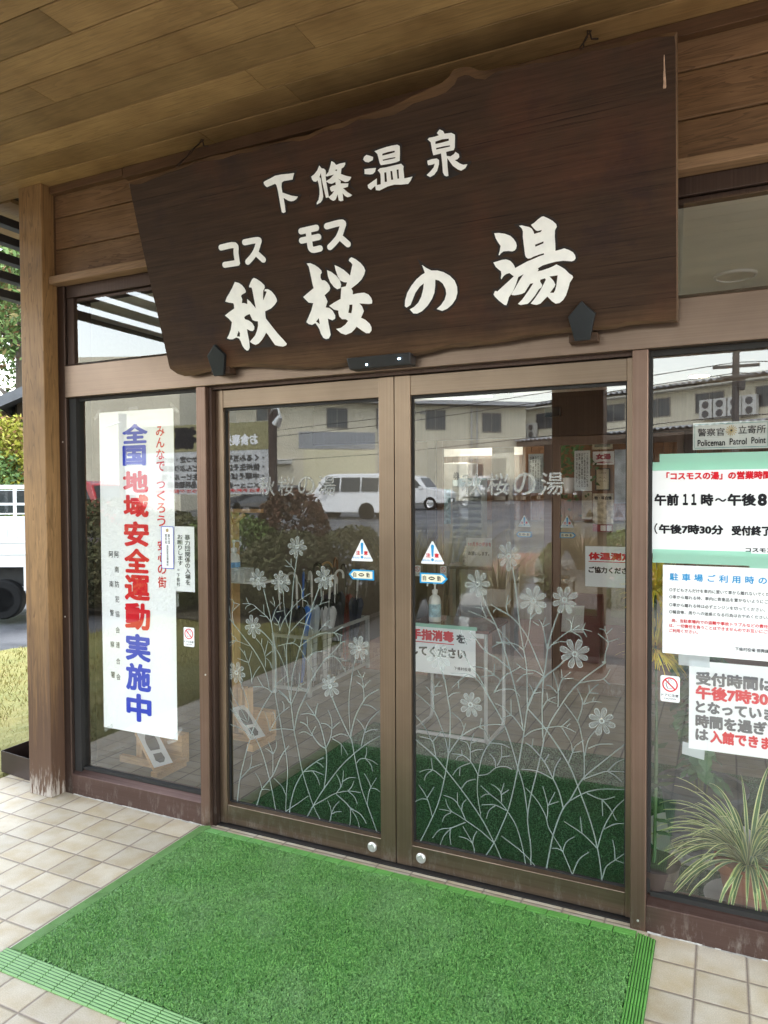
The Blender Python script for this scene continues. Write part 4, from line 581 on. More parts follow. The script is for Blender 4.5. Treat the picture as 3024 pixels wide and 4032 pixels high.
def sign_outlines(name, mat, ext, off, lift):
    mb = MB()
    for k, lp in enumerate(LET):
        vs, fs = curve_mesh([[(a/1e4, b/1e4) for a, b in l] for l in lp], ext, off)
        mb.add([sp(x, y, z+lift+.0001*k) for x, y, z in vs], fs)
    for k, s in enumerate(KANA):
        L, R = ribbon([(a/1e4, b/1e4) for a, b in s], .0235+2*off); d = (L[0]-R[0]).length/2; C_ = [(p+q)/2 for p, q in zip(L, R)]
        for j in range(len(C_)-1):
            p, q = C_[j], C_[j+1]
            if (q-p).length < 1e-6: continue
            st = math.atan2((q-p).y, (q-p).x)
            loop = [q+Vector((cos(st-pi/2+pi*h/7), sin(st-pi/2+pi*h/7)))*d for h in range(8)]+[p+Vector((cos(st+pi/2+pi*h/7), sin(st+pi/2+pi*h/7)))*d for h in range(8)]
            m = len(loop); z = ext+lift+.0001*k+.00002*j
            mb.add([sp(v.x, v.y, z) for v in loop]+[sp(v.x, v.y, 0) for v in loop], [tuple(range(m-1, -1, -1))]+[(i, (i+1) % m, (i+1) % m+m, i+m) for i in range(m)])
    return S_(mb, name, mat)
sign_outlines('scorched_outline', plain('scorched groove', (.014, .009, .008), .7, var=.3, scale=60), .0004, .0085, .0006)
sign_outlines('lettering', plain('sign white paint', (.94, .955, .97), .5, var=.05, scale=30), .0012, 0.0, .0026)
for (u, hx, hy) in ((-2.13, -2.095, -.09), (-.46, -.42, -.12)):
    mb = MB(); a = sp(u, .81, -.02); b_ = Vector((hx, hy, 3.137)); ps = [a.lerp(b_, t/8)+Vector((.006*sin(t*2.2), 0, .004*cos(t*2.2))) for t in range(9)]
    mb.tube(ps, .0028, 6); mb.tube([a.lerp(b_, t/8)+Vector((-.006*sin(t*2.2), .003, 0)) for t in range(9)], .0024, 6)
    mb.tube([b_+Vector((0, 0, 0)), b_+Vector((.008, 0, -.03)), b_+Vector((.03, 0, -.035))], .003, 6)
    S_(mb, 'hanging_wire', plain('rusty wire', (.05, .03, .02), .6))
k_ = MB()
prof0 = [(-.1755, .757, .0015), (-.1758, .73, .002), (-.1752, .70, .003), (-.1757, .68, .0045), (-.175, .655, .005), (-.1755, .635, .0062), (-.1755, .628, .005)]
prof = [(u+.006, .797-(.757-v)*.713, w_*.75) for u, v, w_ in prof0]
k_.add([sp(u-w_, v, .0006) for u, v, w_ in prof]+[sp(u+w_, v, .0006) for u, v, w_ in prof], [(i, i+1, i+8, i+7) for i in range(6)]); S_(k_, 'resin_drip', plain('pale resin', (.45, .30, .21), .5, var=.4, scale=60))
DARKB = wood('dark block wood', (.06, .032, .02), (.09, .05, .03), 'x', .6)
for k, q in enumerate(BRK):
    mb = MB(); P2 = [(a/1e4, b/1e4) for a, b in q]; n = len(P2)
    mb.add([sp(u, v, .022) for u, v in P2]+[sp(u, v, .004) for u, v in P2], [tuple(range(n-1, -1, -1)), tuple(range(n, 2*n))]+[(i, (i+1) % n, (i+1) % n+n, i+n) for i in range(n)])
    o = B(mb, 'sign_bracket', plain('black iron bracket', (.022, .026, .03), .42, .4, var=.2), bevel=.002)
    cx = sum(p[0] for p in P2)/n; z = 2.105 if k == 0 else 2.10
    mb = MB(); mb.box(cx-.05, cx+.05, -.056, -.0065, z, z+.03); sub(mb, 'support_block', DARKB, o, bevel=.002)

# ------------------------------------------------------------------ the two green mats
def turf_mat(name, lo, hi, pale):
    m, nt, b = new(name); r = N(nt, 'NewGeometry').outputs['Random Per Island']; p = pos(nt)
    a = noise(nt, p, 2.1, 4, .6); f = noise(nt, p, 9, 4, .7)
    c = mix(nt, r, lo, hi); c = mix(nt, math_(nt, 'MULTIPLY', ramp(nt, a, (.44, 0), (.7, 1)), .3), c, pale)
    c = mix(nt, .45, c, ramp(nt, f, (.3, .7), (.7, 1.2)), 'MULTIPLY'); lk(nt, c, b.inputs['Base Color']); b.inputs['Roughness'].default_value = .45; b.inputs['Specular IOR Level'].default_value = .4
    return m
def turf(x0, x1, y0, y1, z, n, h, rnd):
    mb = MB()
    for k in range(n):
        x = rnd.uniform(x0, x1); y = rnd.uniform(y0, y1); a = rnd.uniform(0, 2*pi); hh = h*rnd.uniform(.6, 1.15); wd = .0011
        dx, dy = cos(a)*wd, sin(a)*wd; b = rnd.uniform(0, 2*pi); l = rnd.uniform(.002, .008); ex, ey = cos(b)*l, sin(b)*l
        b2 = b+rnd.uniform(-1.4, 1.4); l2 = rnd.uniform(.004, .010); fx, fy = ex+cos(b2)*l2, ey+sin(b2)*l2
        mb.add([(x-dx, y-dy, z), (x+dx, y+dy, z), (x+ex+dx, y+ey+dy, z+hh), (x+ex-dx, y+ey-dy, z+hh), (x+fx+dx*.6, y+fy+dy*.6, z+hh*.72), (x+fx-dx*.6, y+fy-dy*.6, z+hh*.72)], [(0, 1, 2, 3), (3, 2, 4, 5)])
    return mb
EM = thing('door_mat', 'bright green artificial turf mat with ribbed edging in front of the sliding doors', 'mat', (-1.2, -.55, 0))
def E_(mb, name, mat, par=EM, o=(-1.2, -.55, 0), **k):
    mb.v = [(x-o[0], y-o[1], z-o[2]) for x, y, z in mb.v]; return mb.build(name, mat, par, **k)
rr = random.Random(5)
mb = turf(-2.147, -.262, -1.024, -.073, .006, 190000, .0115, rr)
E_(mb, 'turf', turf_mat('green turf', (.035, .175, .025), (.24, .50, .135), (.37, .50, .29)))
E_(MB().box(-2.15, -.26, -1.026, -.07, .001, .0065), 'backing', plain('turf backing', (.012, .07, .018), .8))
EDG = plain('green ribbed edging', (.10, .29, .055), .42, var=.12, scale=14); EDG_SHADE = plain('edging groove shade', (.02, .085, .02), .6); EDG2 = plain('faded green edging', (.165, .33, .11), .45, var=.1, scale=10)  # groove faces in darker green: shade between the ribs put into the colour
def edge(x0, x1, y0, y1, n, along, mat, ribs, slope):
    """one ribbed strip: n short pieces side by side, ribs running along the strip"""
    mb = MB(); L = (x1-x0) if along == 'x' else (y1-y0); Wd = (y1-y0) if along == 'x' else (x1-x0)
    for k in range(n):
        a = k*L/n+.0018; b = (k+1)*L/n-.0018; prof = []
        for j in range(ribs*4+1):
            t = j/(ribs*4); s = t if slope > 0 else 1-t
            prof.append((t*Wd, .0035+.0095*min(1, s*1.25)+(.003 if j % 4 in (1, 2) else 0)))
        m = len(prof); vs = []
        for q in (a, b):
            for t, z in prof: vs.append((x0+q, y0+t, z) if along == 'x' else (x0+t, y0+q, z))
            for t, z in prof: vs.append((x0+q, y0+t, .0008) if along == 'x' else (x0+t, y0+q, .0008))
        fs = [(j, j+1, 2*m+j+1, 2*m+j) for j in range(m-1)]+[tuple(range(m))+tuple(range(2*m-1, m-1, -1)), tuple(range(2*m, 3*m))+tuple(range(4*m-1, 3*m-1, -1))]
        fs += [(0, m, 3*m, 2*m), (m-1, 2*m-1, 4*m-1, 3*m-1)]
        mb.add(vs, fs); mb.mi[-len(fs):] = [1 if (q < m-1 and q % 4 == 3) else 0 for q in range(len(fs))]
    return mb
E_(edge(-2.212, -2.152, -1.024, -.016, 13, 'y', EDG2, 7, 1), 'edging', [EDG2, EDG_SHADE])
E_(edge(-2.212, -.198, -1.112, -1.028, 26, 'x', EDG2, 8, 1), 'edging', [EDG2, EDG_SHADE])
E_(edge(-2.15, -.262, -.068, -.014, 24, 'x', EDG, 4, -1), 'edging', [EDG, EDG_SHADE])
E_(edge(-.259, -.198, -1.024, -.04, 13, 'y', EDG, 7, -1), 'edging', [EDG, EDG_SHADE])
IM = thing('indoor_mat', 'dark green turf mat on the tiles just inside the sliding doors', 'mat', (-1.0, .9, 0))
rr = random.Random(9); mb = turf(-2.13, .6, .16, 1.69, .004, 80000, .005, rr)
E_(mb, 'turf', turf_mat('dark green turf', (.012, .085, .03), (.03, .16, .06), (.05, .15, .08)), IM, (-1.0, .9, 0))
E_(MB().box(-2.14, .61, .15, 1.7, .001, .0045), 'backing', plain('dark turf backing', (.008, .045, .018), .8), IM, (-1.0, .9, 0))

# ------------------------------------------------------------------ banner, notices and stickers on the glass
YP = .0495          # paper behind the fixed glass
def sheet(name, label, cat, x0, x1, z0, z1, mat=None, y=None, group=None, th=.0006, top=None, bot=None, curl=0):
    y = YP if y is None else y
    t = thing(name, label, cat, ((x0+x1)/2, y, z0), 0, group); mb = MB(); cx = (x0+x1)/2
    tl, tr = top or (z1, z1); bl, br = bot or (z0, z0); nx, nz = 10, 16; vs = []
    for j in range(nz+1):
        for i in range(nx+1):
            u = i/nx; v = j/nz; z = (bl+(br-bl)*u)*(1-v)+(tl+(tr-tl)*u)*v
            vs.append((x0+(x1-x0)*u-cx, curl*(sin(u*5+v*9)*.5+sin(v*14+u*2)*.5), z-z0))
    mb.add(vs, [(j*(nx+1)+i, j*(nx+1)+i+1, (j+1)*(nx+1)+i+1, (j+1)*(nx+1)+i) for j in range(nz) for i in range(nx)])
    mb.build('paper', mat or PAPER, t, smooth=True)
    return t
class Ink(MB):
    def __init__(s, t): MB.__init__(s); s.t = t; s.y = t.location.y-.0012
    def T(s, body, x0, x1, z0, z1, m, off=0, line=1.0, char=1.0, vert=False):
        if vert: body = '\n'.join(body)
        put_text(s, body, x0, x1, z0, z1, s.y, m, off, line, -1, char); return s
    def bar(s, x0, x1, z0, z1, m, d=0): return s.quad((x0, s.y+.0003-d, z0), (x1, s.y+.0003-d, z0), (x1, s.y+.0003-d, z1), (x0, s.y+.0003-d, z1), m)
    def poly(s, pts, m, d=0): return s.add([(x, s.y+.0003-d, z) for x, z in pts], [tuple(range(len(pts)))], m)
    def ring(s, cx, cz, r0, r1, m, n=28, d=0):
        vs = [(cx+r0*cos(2*pi*k/n), s.y+.0003-d, cz+r0*sin(2*pi*k/n)) for k in range(n)]+[(cx+r1*cos(2*pi*k/n), s.y+.0003-d, cz+r1*sin(2*pi*k/n)) for k in range(n)]
        return s.add(vs, [(k, (k+1) % n, (k+1) % n+n, k+n) for k in range(n)], m)
    def disc(s, cx, cz, r, m, n=24, d=0): return s.poly([(cx+r*cos(2*pi*k/n), cz+r*sin(2*pi*k/n)) for k in range(n)], m, d)
    def done(s, mats, name='lettering'):
        l = s.t.location; s.v = [(x-l.x, y-l.y, z-l.z) for x, y, z in s.v]; return s.build(name, mats, s.t)
t = sheet('banner', 'tall white banner with blue and red vertical characters in the left window', 'banner', -2.893, -2.405, .362, 1.98, top=(1.985, 1.984), curl=.0007, y=.052)
k = Ink(t)
zs = [(1.918, 1.82), (1.812, 1.71), (1.684, 1.575), (1.566, 1.452), (1.432, 1.305), (1.296, 1.172), (1.163, 1.034), (1.022, .886), (.866, .728), (.716, .577), (.563, .42)]
for ch, (a, b), m in zip('全国地域安全運動実施中', zs, [1, 1, 0, 0, 0, 0, 0, 0, 1, 1, 1]):
    w_ = .155 if ch != '国' else .142
    k.T(ch, -2.735, -2.735+w_+.012, b, a, m, .026)
for ch, a, b in [('み', 1.9, 1.85), ('ん', 1.845, 1.795), ('な', 1.787, 1.737), ('で', 1.727, 1.68), ('つ', 1.63, 1.595), ('く', 1.583, 1.535), ('ろ', 1.524, 1.476), ('う', 1.463, 1.41), ('安', 1.34, 1.29), ('心', 1.28, 1.235), ('の', 1.222, 1.175), ('街', 1.162, 1.107)]:
    k.T(ch, -2.515, -2.462, b, a, 0, .012)
for ch, z in zip('阿南防犯協会連合会', [1.262, 1.186, 1.11, 1.034, .958, .876, .80, .716, .635]): k.T(ch, -2.80, -2.772, z-.017, z+.015, 2, .004)
for ch, z in zip('阿南警察署', [1.262, 1.11, .962, .80, .642]): k.T(ch, -2.838, -2.81, z-.017, z+.015, 2, .004)
k.done([RED, PBLUE, INK])
cl = t.location
for (x, z, a) in ((-2.905, 1.975, .8), (-2.40, 1.985, -.7), (-2.66, 1.995, 0), (-2.40, 1.56, 1.57), (-2.395, 1.05, 1.57), (-2.40, .40, .9), (-2.44, .352, .4), (-2.86, .362, .5)):
    mb = MB(); mb.obox((x-cl.x, -.0005, z-cl.z), (cos(a)*.032, 0, sin(a)*.032), (0, .0002, 0), (-sin(a)*.009, 0, cos(a)*.009))
    mb.build('tape', TAPE_T, t)
t = sheet('refusal_notice', 'white vertical notice in black characters overlapping the right edge of the banner', 'notice', -2.405, -2.283, 1.096, 1.411, y=.0475)
Ink(t).T('暴力団関係の入場を', -2.341, -2.307, 1.13, 1.371, 0, .006, vert=True).T('お断りします。', -2.387, -2.352, 1.196, 1.371, 0, .006, vert=True).T('下條村', -2.393, -2.373, 1.12, 1.182, 0, .004, vert=True).done([INK])
t = sheet('declaration_sticker', 'small white sticker with blue border and gold emblem on the banner edge', 'sticker', -2.482, -2.4055, 1.204, 1.410, y=.0445-.002)
k = Ink(t)
for a in ((-2.482, -2.479, 1.204, 1.41), (-2.4085, -2.4055, 1.204, 1.41), (-2.4789, -2.4086, 1.204, 1.207), (-2.4789, -2.4086, 1.407, 1.41)): k.bar(*a, 1)
k.poly([(-2.444+.0105*cos(2*pi*q/10+pi/2)*(1 if q % 2 == 0 else .74), 1.391+.0105*sin(2*pi*q/10+pi/2)*(1 if q % 2 == 0 else .74)) for q in range(10)], 2)
k.T('暴力団', -2.441, -2.427, 1.325, 1.373, 0, .006, vert=True).T('関係者', -2.459, -2.446, 1.325, 1.373, 0, .006, vert=True).T('追放宣言事業所', -2.451, -2.437, 1.215, 1.32, 0, .008, vert=True)
k.done([GREY, PBLUE, GOLD])
def caution(label, x0, x1, z0, z1, y=.0435):
    t = thing('caution_sticker', label, 'sticker', ((x0+x1)/2, y, z0), 0, 'door caution stickers'); w_, h = x1-x0, z1-z0; r = .1*w_; pts = []
    for cx, cz, a in ((w_/2-r, r, -pi/2), (w_/2-r, h-r, 0), (-w_/2+r, h-r, pi/2), (-w_/2+r, r, pi)):
        for q in range(5): pts.append((cx+r*cos(a+q*pi/8), cz+r*sin(a+q*pi/8)))
    MB().prism(pts, -.0004, .0003).build('backing', PAPER, t)
    k = Ink(t); c = (x0+x1)/2; cz = z0+h*.665
    hand = [(-.20, -.30), (.12, -.30), (.25, -.02), (.25, .24), (.18, .24), (.17, .06), (.15, .36), (.08, .36), (.07, .08), (.05, .42), (-.02, .42), (-.03, .08), (-.07, .37), (-.13, .37), (-.13, .0), (-.26, .14), (-.31, .08)]
    H = [(c+a*w_*.75, cz+b*w_*.75) for a, b in hand]; k.poly(H, 2)
    k.poly([(c+(a+.02)*w_*.66, cz+b*w_*.68) for a, b in hand], 3, .0002)
    k.ring(c, cz, w_*.405, w_*.335, 0, d=.0004); q = w_*.35*.707; e = w_*.025
    k.poly([(c-q-e, cz+q-e), (c+q-e, cz-q-e), (c+q+e, cz-q+e), (c-q+e, cz+q+e)], 0, .0006)
    k.T('ドアに注意', x0+w_*.06, x1-w_*.06, z0+h*.20, z0+h*.31, 1, .008).T('CAUTION', x0+w_*.2, x1-w_*.2, z0+h*.09, z0+h*.15, 1, .004); k.done([RED, INK, GREY, PAPER])
caution('small hand crossed out caution sticker right of the tall banner', -2.351, -2.287, .832, .925)
caution('hand crossed out caution sticker below the parking notice', -.194, -.13, .823, .916)
caution('small caution sticker on the fixed glass left of the inner doors', -2.375, -2.32, .855, .945, 2.985); caution('small caution sticker at the left edge of the left inner door', -2.14, -2.085, .86, .95, 2.985)
# right window
t = sheet('police_notice', 'silver patrol point plate with gold star emblem at the top right window', 'notice', -.093, .142, 1.712, 1.805, pmat('silver plate', (.52, .54, .52)))
k = Ink(t)
for a in ((-.088, .137, 1.7985, 1.8), (-.088, .137, 1.717, 1.7185), (-.088, -.0868, 1.719, 1.798), (.1358, .137, 1.719, 1.798)): k.bar(*a, 1)
k.T('警察官', -.078, .006, 1.758, 1.785, 0, .006).T('立寄所', .048, .131, 1.762, 1.79, 0, .006).T('Policeman', -.078, .008, 1.724, 1.746, 0, .012).T('Patrol', .022, .074, 1.726, 1.748, 0, .012).T('Point', .088, .131, 1.728, 1.75, 0, .012)
for q in range(15):
    a = 2*pi*q/15+pi/2; k.poly([(.027+.005*cos(a-.22), 1.775+.005*sin(a-.22)), (.027+.018*cos(a-.09), 1.775+.018*sin(a-.09)), (.027+.018*cos(a+.09), 1.775+.018*sin(a+.09)), (.027+.005*cos(a+.22), 1.775+.005*sin(a+.22))], 2)
k.disc(.027, 1.775, .0065, 2, d=.0002); k.disc(.027, 1.775, .0035, 0, d=.0004); k.done([INK, plain('teal line', (.02, .22, .2), .5), GOLD])
t = sheet('hours_notice', 'white opening hours notice held by green tape strips in the right window', 'notice', -.236, .32, 1.349, 1.661, top=(1.661, 1.661), y=.0425)
k = Ink(t)
k.T('「コスモスの湯」の営業時間', -.178, .148, 1.608, 1.636, 1, .03).T('午前', -.217, -.137, 1.518, 1.56, 0, .03).T('１１', -.124, -.08, 1.52, 1.56, 0, .034).T('時', -.066, -.027, 1.518, 1.56, 0, .03).T('～', -.022, .013, 1.532, 1.545, 0, .02).T('午後', .017, .104, 1.518, 1.56, 0, .03).T('8', .108, .136, 1.518, 1.56, 0, .034).T('時', .15, .19, 1.518, 1.56, 0, .03)
k.T('（', -.217, -.206, 1.418, 1.456, 0, .012).T('午後7時30分', -.202, .005, 1.419, 1.453, 0, .032).T('受付終了）', .030, .16, 1.417, 1.452, 0, .032).T('コスモスの湯', .073, .20, 1.362, 1.378, 0, .024); k.done([INK, RED])
l = t.location
for a in ((-.224, .33, -.002, 1.642, 1.672), (-.20, .33, -.0027, 1.655, 1.70), (-.222, .09, -.002, 1.316, 1.364), (.085, .33, -.0027, 1.309, 1.358)): MB().box(a[0]-l.x, a[1]-l.x, a[2], a[2]+.0005, a[3]-l.z, a[4]-l.z).build('tape', TAPE_G, t)
t = sheet('parking_notice', 'white parking rules notice with blue heading and red lines in the right window', 'notice', -.188, .36, .996, 1.309, y=.0435)
k = Ink(t); k.T('駐車場ご利用時の', -.165, .138, 1.255, 1.281, 2, .014, char=1.7)
for s, z, e in (('○子どもさんだけを車内に置いて車から離れないでください', 1.222, .171), ('○車から離れる時、車内に貴重品を置かないようにご注意', 1.197, .168), ('○車から離れる時は必ずエンジンを切ってください。', 1.169, .134), ('○騒音等、周りへの迷惑となる行為はおやめください。', 1.144, .145)): k.T(s, -.166, e, z-.0065, z+.0065, 0, .006, char=1.05)
for s, z, x, e in (('尚、当駐車場内での盗難や事故トラブルなどの責任につ', 1.114, -.157, .168), ('は、一切責任を負うことはできませんのでお互いにご注意', 1.096, -.166, .166), ('ご利用ください。', 1.078, -.166, -.073)): k.T(s, x, e, z-.0065, z+.0065, 1, .012)
for a in ((.04, .34, 1.048, 1.0487), (.04, .34, 1.013, 1.0137), (.04, .0407, 1.0137, 1.048)): k.bar(*a, 3)
k.T('下條村役場 振興課', .044, .146, 1.024, 1.037, 0, .006); k.done([INK, RED, SKYB, GREY])
t = sheet('reception_notice', 'white reception time notice in bold grey and red characters at the lower right', 'notice', -.1005, .36, .664, .976, y=.0515)
k = Ink(t)
for s, z0, z1, x0, x1, m in (('受付時間は', .892, .940, -.079, .165, 0), ('午後7時30分', .842, .891, -.079, .195, 1), ('となっています。', .794, .837, -.079, .23, 0), ('時間を過ぎて', .742, .789, -.079, .185, 0), ('は', .698, .738, -.079, -.037, 0), ('入館できません', .694, .739, -.032, .235, 1)): k.T(s, x0, x1, z0, z1, m, .032)
k.done([plain('bold grey ink', (.09, .09, .10), .5), RED])
mb = MB(); l = t.location; mb.obox((-.085-l.x, .001, .657-l.z), (.036, 0, -.006), (0, .0003, 0), (.001, 0, .022)); mb.build('tape', TAPE_C, t); mb = MB(); mb.obox((-.085-l.x, -.002, .978-l.z), (.05, 0, 0), (0, .0003, 0), (0, 0, .022)); mb.build('tape', TAPE_C, t)
# stickers on the doors and the inner doors
def auto_stickers(cx, zt, y, flip, sc, where):
    t = thing('attention_sticker', 'white triangle attention sticker with blue exclamation mark '+where, 'sticker', (cx, y, zt-.093*sc), 0, 'attention triangle stickers')
    r = .006; tri = [(-.051, 0), (.051, 0), (0, .093)]; pts = []
    for (px_, pz_), a0 in zip(tri, (pi*7/6-.5, pi*11/6-.5, pi/2-.5)):
        c = Vector((px_, pz_)).lerp(Vector((0, .033)), .12)
        for q in range(5): pts.append(((c.x+r*cos(a0+q*.27))*sc, (c.y+r*sin(a0+q*.27))*sc))
    MB().prism(pts, -.0004, .0003).build('backing', PAPER, t)
    k = Ink(t); b0 = zt-.093*sc
    k.poly([(cx+a*sc, b0+z*sc) for a, z in ((-.0035, .028), (.0035, .028), (.0068, .072), (.004, .078), (-.004, .078), (-.0068, .072))], 1); k.disc(cx, b0+.016*sc, .0062*sc, 1)
    k.T('注', cx-.028*sc, cx-.009*sc, b0+.025*sc, b0+.043*sc, 0, .02).T('意', cx+.009*sc, cx+.028*sc, b0+.025*sc, b0+.043*sc, 0, .02)
    k.T('駆け込まない', cx-.045*sc, cx-.009*sc, b0+.009*sc, b0+.017*sc, 1, .006).T('立ち止らない', cx+.009*sc, cx+.045*sc, b0+.009*sc, b0+.017*sc, 1, .006); k.done([RED, SKYB])
    t = thing('automatic_door_sticker', 'blue edged arrow sticker for the automatic door '+where, 'sticker', (cx, y, zt-.175*sc), 0, 'automatic door arrow stickers')
    s = -1 if flip else 1; ar = [(-.057, 0), (.046, 0), (.066, .0215), (.046, .043), (-.057, .043)]
    def A(f, d): return [(s*(a*f+(.0 if f < 1 else 0))*sc, (.0215+(z-.0215)*g)*sc) for (a, z), g in zip(ar, [f*d]*5)]
    p = A(1, 1); MB().prism(p if s > 0 else p[::-1], -.0004, .0003).build('backing', SKYB, t)
    k = Ink(t); p = [(cx+a, t.location.z+z) for a, z in A(.86, .84)]; k.poly(p if s > 0 else p[::-1], 1); z0 = t.location.z
    k.T('自', cx-.043*sc, cx-.028*sc, z0+.011*sc, z0+.032*sc, 0, .01).T('動', cx+.020*sc, cx+.036*sc, z0+.011*sc, z0+.032*sc, 0, .01)
    k.poly([(cx+a*sc-.004*sc, z0+b*sc) for a, b in ((-.0155, .0215), (-.008, .0275), (0, .029), (.008, .0275), (.0155, .0215), (.008, .0155), (0, .014), (-.008, .0155))], 0, .0002); k.bar(cx-.0125*sc, cx+.0045*sc, z0+.0195*sc, z0+.0235*sc, 1, .0005); k.done([INK, CREAM])
auto_stickers(-1.397, 1.370, .0738, True, 1, 'on the left sliding door'); auto_stickers(-1.073, 1.370, .0738, False, 1, 'on the right sliding door')
auto_stickers(-1.425, 1.383, 2.985, True, 1, 'on the left inner door'); auto_stickers(-1.088, 1.383, 2.985, False, 1, 'on the right inner door')
# ------------------------------------------------------------------ things inside the vestibule
FOOT = plain('footprint print', (.045, .045, .047), .6); PLATE = plain('grey pedal top', (.58, .58, .57), .5)
def bottle(label, x, y, z, s=1.0, lab=(.12, .35, .75), group=None, flip=1, tint=(.75, .77, .76)):
    t = thing('sanitizer_bottle', label, 'bottle', (x, y, z), 0, group)
    MB().lathe([(.034*s, 0), (.036*s, .006*s), (.036*s, .12*s), (.030*s, .145*s), (.014*s, .158*s), (.014*s, .168*s)], n=20).build('body', plain('bottle plastic', tint, .3), t, smooth=True)
    MB().lathe([(.0365*s, .03*s), (.0365*s, .105*s)], n=20).build('sticker', plain('bottle sticker %.2f' % lab[0], lab, .4, var=.5, scale=40), t, smooth=True)
    mb = MB(); mb.lathe([(.017*s, .165*s), (.017*s, .185*s), (.006*s, .19*s), (.006*s, .215*s), (.011*s, .218*s), (.011*s, .232*s), (0, .234*s)], n=16)
    mb.tube([(0, 0, .226*s), (flip*.03*s, 0, .228*s), (flip*.045*s, 0, .222*s), (flip*.048*s, 0, .205*s)], .005*s, 8); mb.build('pump', WHITE, t, smooth=True); return t
def dispenser(x, y, label):
    t = thing('pedal_stand', label, 'sanitizer stand', (x, y, .001), 0, 'wooden pedal sanitizer stands')
    def p(mb, n, m, **k): return mb.build(n, m, t, bevel=.002, **k)
    mb = MB(); mb.box(-.17, .17, .10, .165, 0, .17); p(mb, 'base', PINE)
    mb = MB(); mb.box(-.10, -.055, .02, .098, .0, 1.47); mb.box(-.03, .0, .03, .098, .0, .32); mb.box(.02, .04, .03, .098, 0, .32); p(mb, 'upright', PINEZ)
    mb = MB(); mb.box(.16, .205, -.14, .10, .0, .045); mb.box(-.2, .2, -.01, .018, .0, .04); p(mb, 'foot_bar', PINE)
    pl = MB(); A = Vector((.205, -.085, .05)); Bv = Vector((-.02, .0, .215)); d = (Bv-A).normalized(); s = d.cross(Vector((0, 0, 1))).normalized(); nn = s.cross(d)*-1
    if nn.z < 0: nn = -nn
    c = (A+Bv)/2; pl.obox(c, d*.135, s*.058, nn*.011); q = p(pl, 'pedal', PINE)
    tp = MB(); tp.obox(c+nn*.0125, d*.132, s*.055, nn*.0012); tp.build('pedal_top', PLATE, q)
    fp = MB(); sole = [(-.02, -.03), (.03, -.034), (.07, -.028), (.1, -.012), (.105, .01), (.09, .026), (.05, .033), (0, .03), (-.025, .024)]; heel = [(-.045, -.026), (-.09, -.03), (-.112, -.014), (-.112, .012), (-.09, .026), (-.048, .022)]
    for g in (sole, heel): fp.add([c+nn*.0142+d*a+s*b for a, b in g], [tuple(range(len(g)))])
    fp.build('footprint', FOOT, q)
    mb = MB(); mb.box(-.10, .16, .03, .06, 1.445, 1.47); mb.obox((-.03, .045, 1.40), (.05, 0, .035), (0, .012, 0), (-.008, 0, .01)); p(mb, 'arm', PINE)
    mb = MB(); mb.box(-.11, .17, -.01, .15, 1.0, 1.015); p(mb, 'shelf', WHITE); return t
dispenser(-2.985, .45, 'pale wooden foot pedal sanitizer stand under the banner, nearest the window')
dispenser(-2.765, 1.03, 'pale wooden foot pedal sanitizer stand behind the left edge of the sliding door')
bottle('white pump bottle with blue label on the pedal stand behind the left door', -2.815, 1.06, 1.017, 1.1, flip=1)
t = thing('plastic_box', 'clear open plastic box beside the pump bottle on the pedal stand', 'box', (-2.715, 1.0, 1.017)); mb = MB()
for a in ((-.06, .06, -.05, -.047, 0, .085), (-.06, .06, .047, .05, 0, .085), (-.06, -.057, -.0468, .0468, 0, .085), (.057, .06, -.0468, .0468, 0, .085), (-.0565, .0565, -.0465, .0465, 0, .003), (-.067, .067, -.056, -.0503, .078, .085)): mb.box(*a)
mb.build('tray', frost_mat('clear plastic', (.85, .88, .88), .35), t); 
# sanitizer table
TLEG = plain('table leg enamel', (.42, .42, .41), .35)
t = thing('table', 'reddish brown table with white tube legs behind the right sliding door', 'table', (-1.56, 1.76, 0)); mb = MB(); mb.box(-.28, .28, -.22, .22, .70, .72); mb.build('tabletop', plain('mahogany top', (.13, .04, .028), .12, var=.15, coat=.5), t, bevel=.004)
for sx in (-1, 1):
    mb = MB(); x = sx*.255; mb.tube([(x, -.2, .70), (x, -.2, .05), (x, -.17, .015), (x, .17, .015), (x, .2, .05), (x, .2, .70)], .012, 10); mb.build('leg', TLEG, t, smooth=True)
mb = MB(); mb.tube([(-.25, -.2, .035), (.25, -.2, .035)], .011, 10); mb.build('crossbar', TLEG, t); MB().box(-.25, .25, -.205, -.195, .67, .699).build('apron', WHITE, t)
bottle('pump bottle with pale blue label standing on the reddish brown table', -1.70, 1.72, .722, 1.12, (.40, .60, .75), flip=-1)
t = sheet('disinfect_notice', 'white hand disinfection notice hanging from the front of the reddish table', 'notice', -1.82, -1.36, .43, .735, y=1.528)
k = Ink(t); k.T('手指消毒', -1.79, -1.50, .635, .705, 1, .035).T('を', -1.485, -1.425, .635, .69, 0, .03).T('してください', -1.79, -1.42, .535, .60, 0, .03).T('下條村役場', -1.50, -1.39, .465, .487, 0, .01); k.bar(-1.79, -1.50, .62, .626, 1); k.done([INK, RED])
mb = MB(); l = t.location; mb.box(-1.83-l.x, -1.35-l.x, -.002, -.0015, .72-l.z, .742-l.z); mb.build('tape', TAPE_G, t)
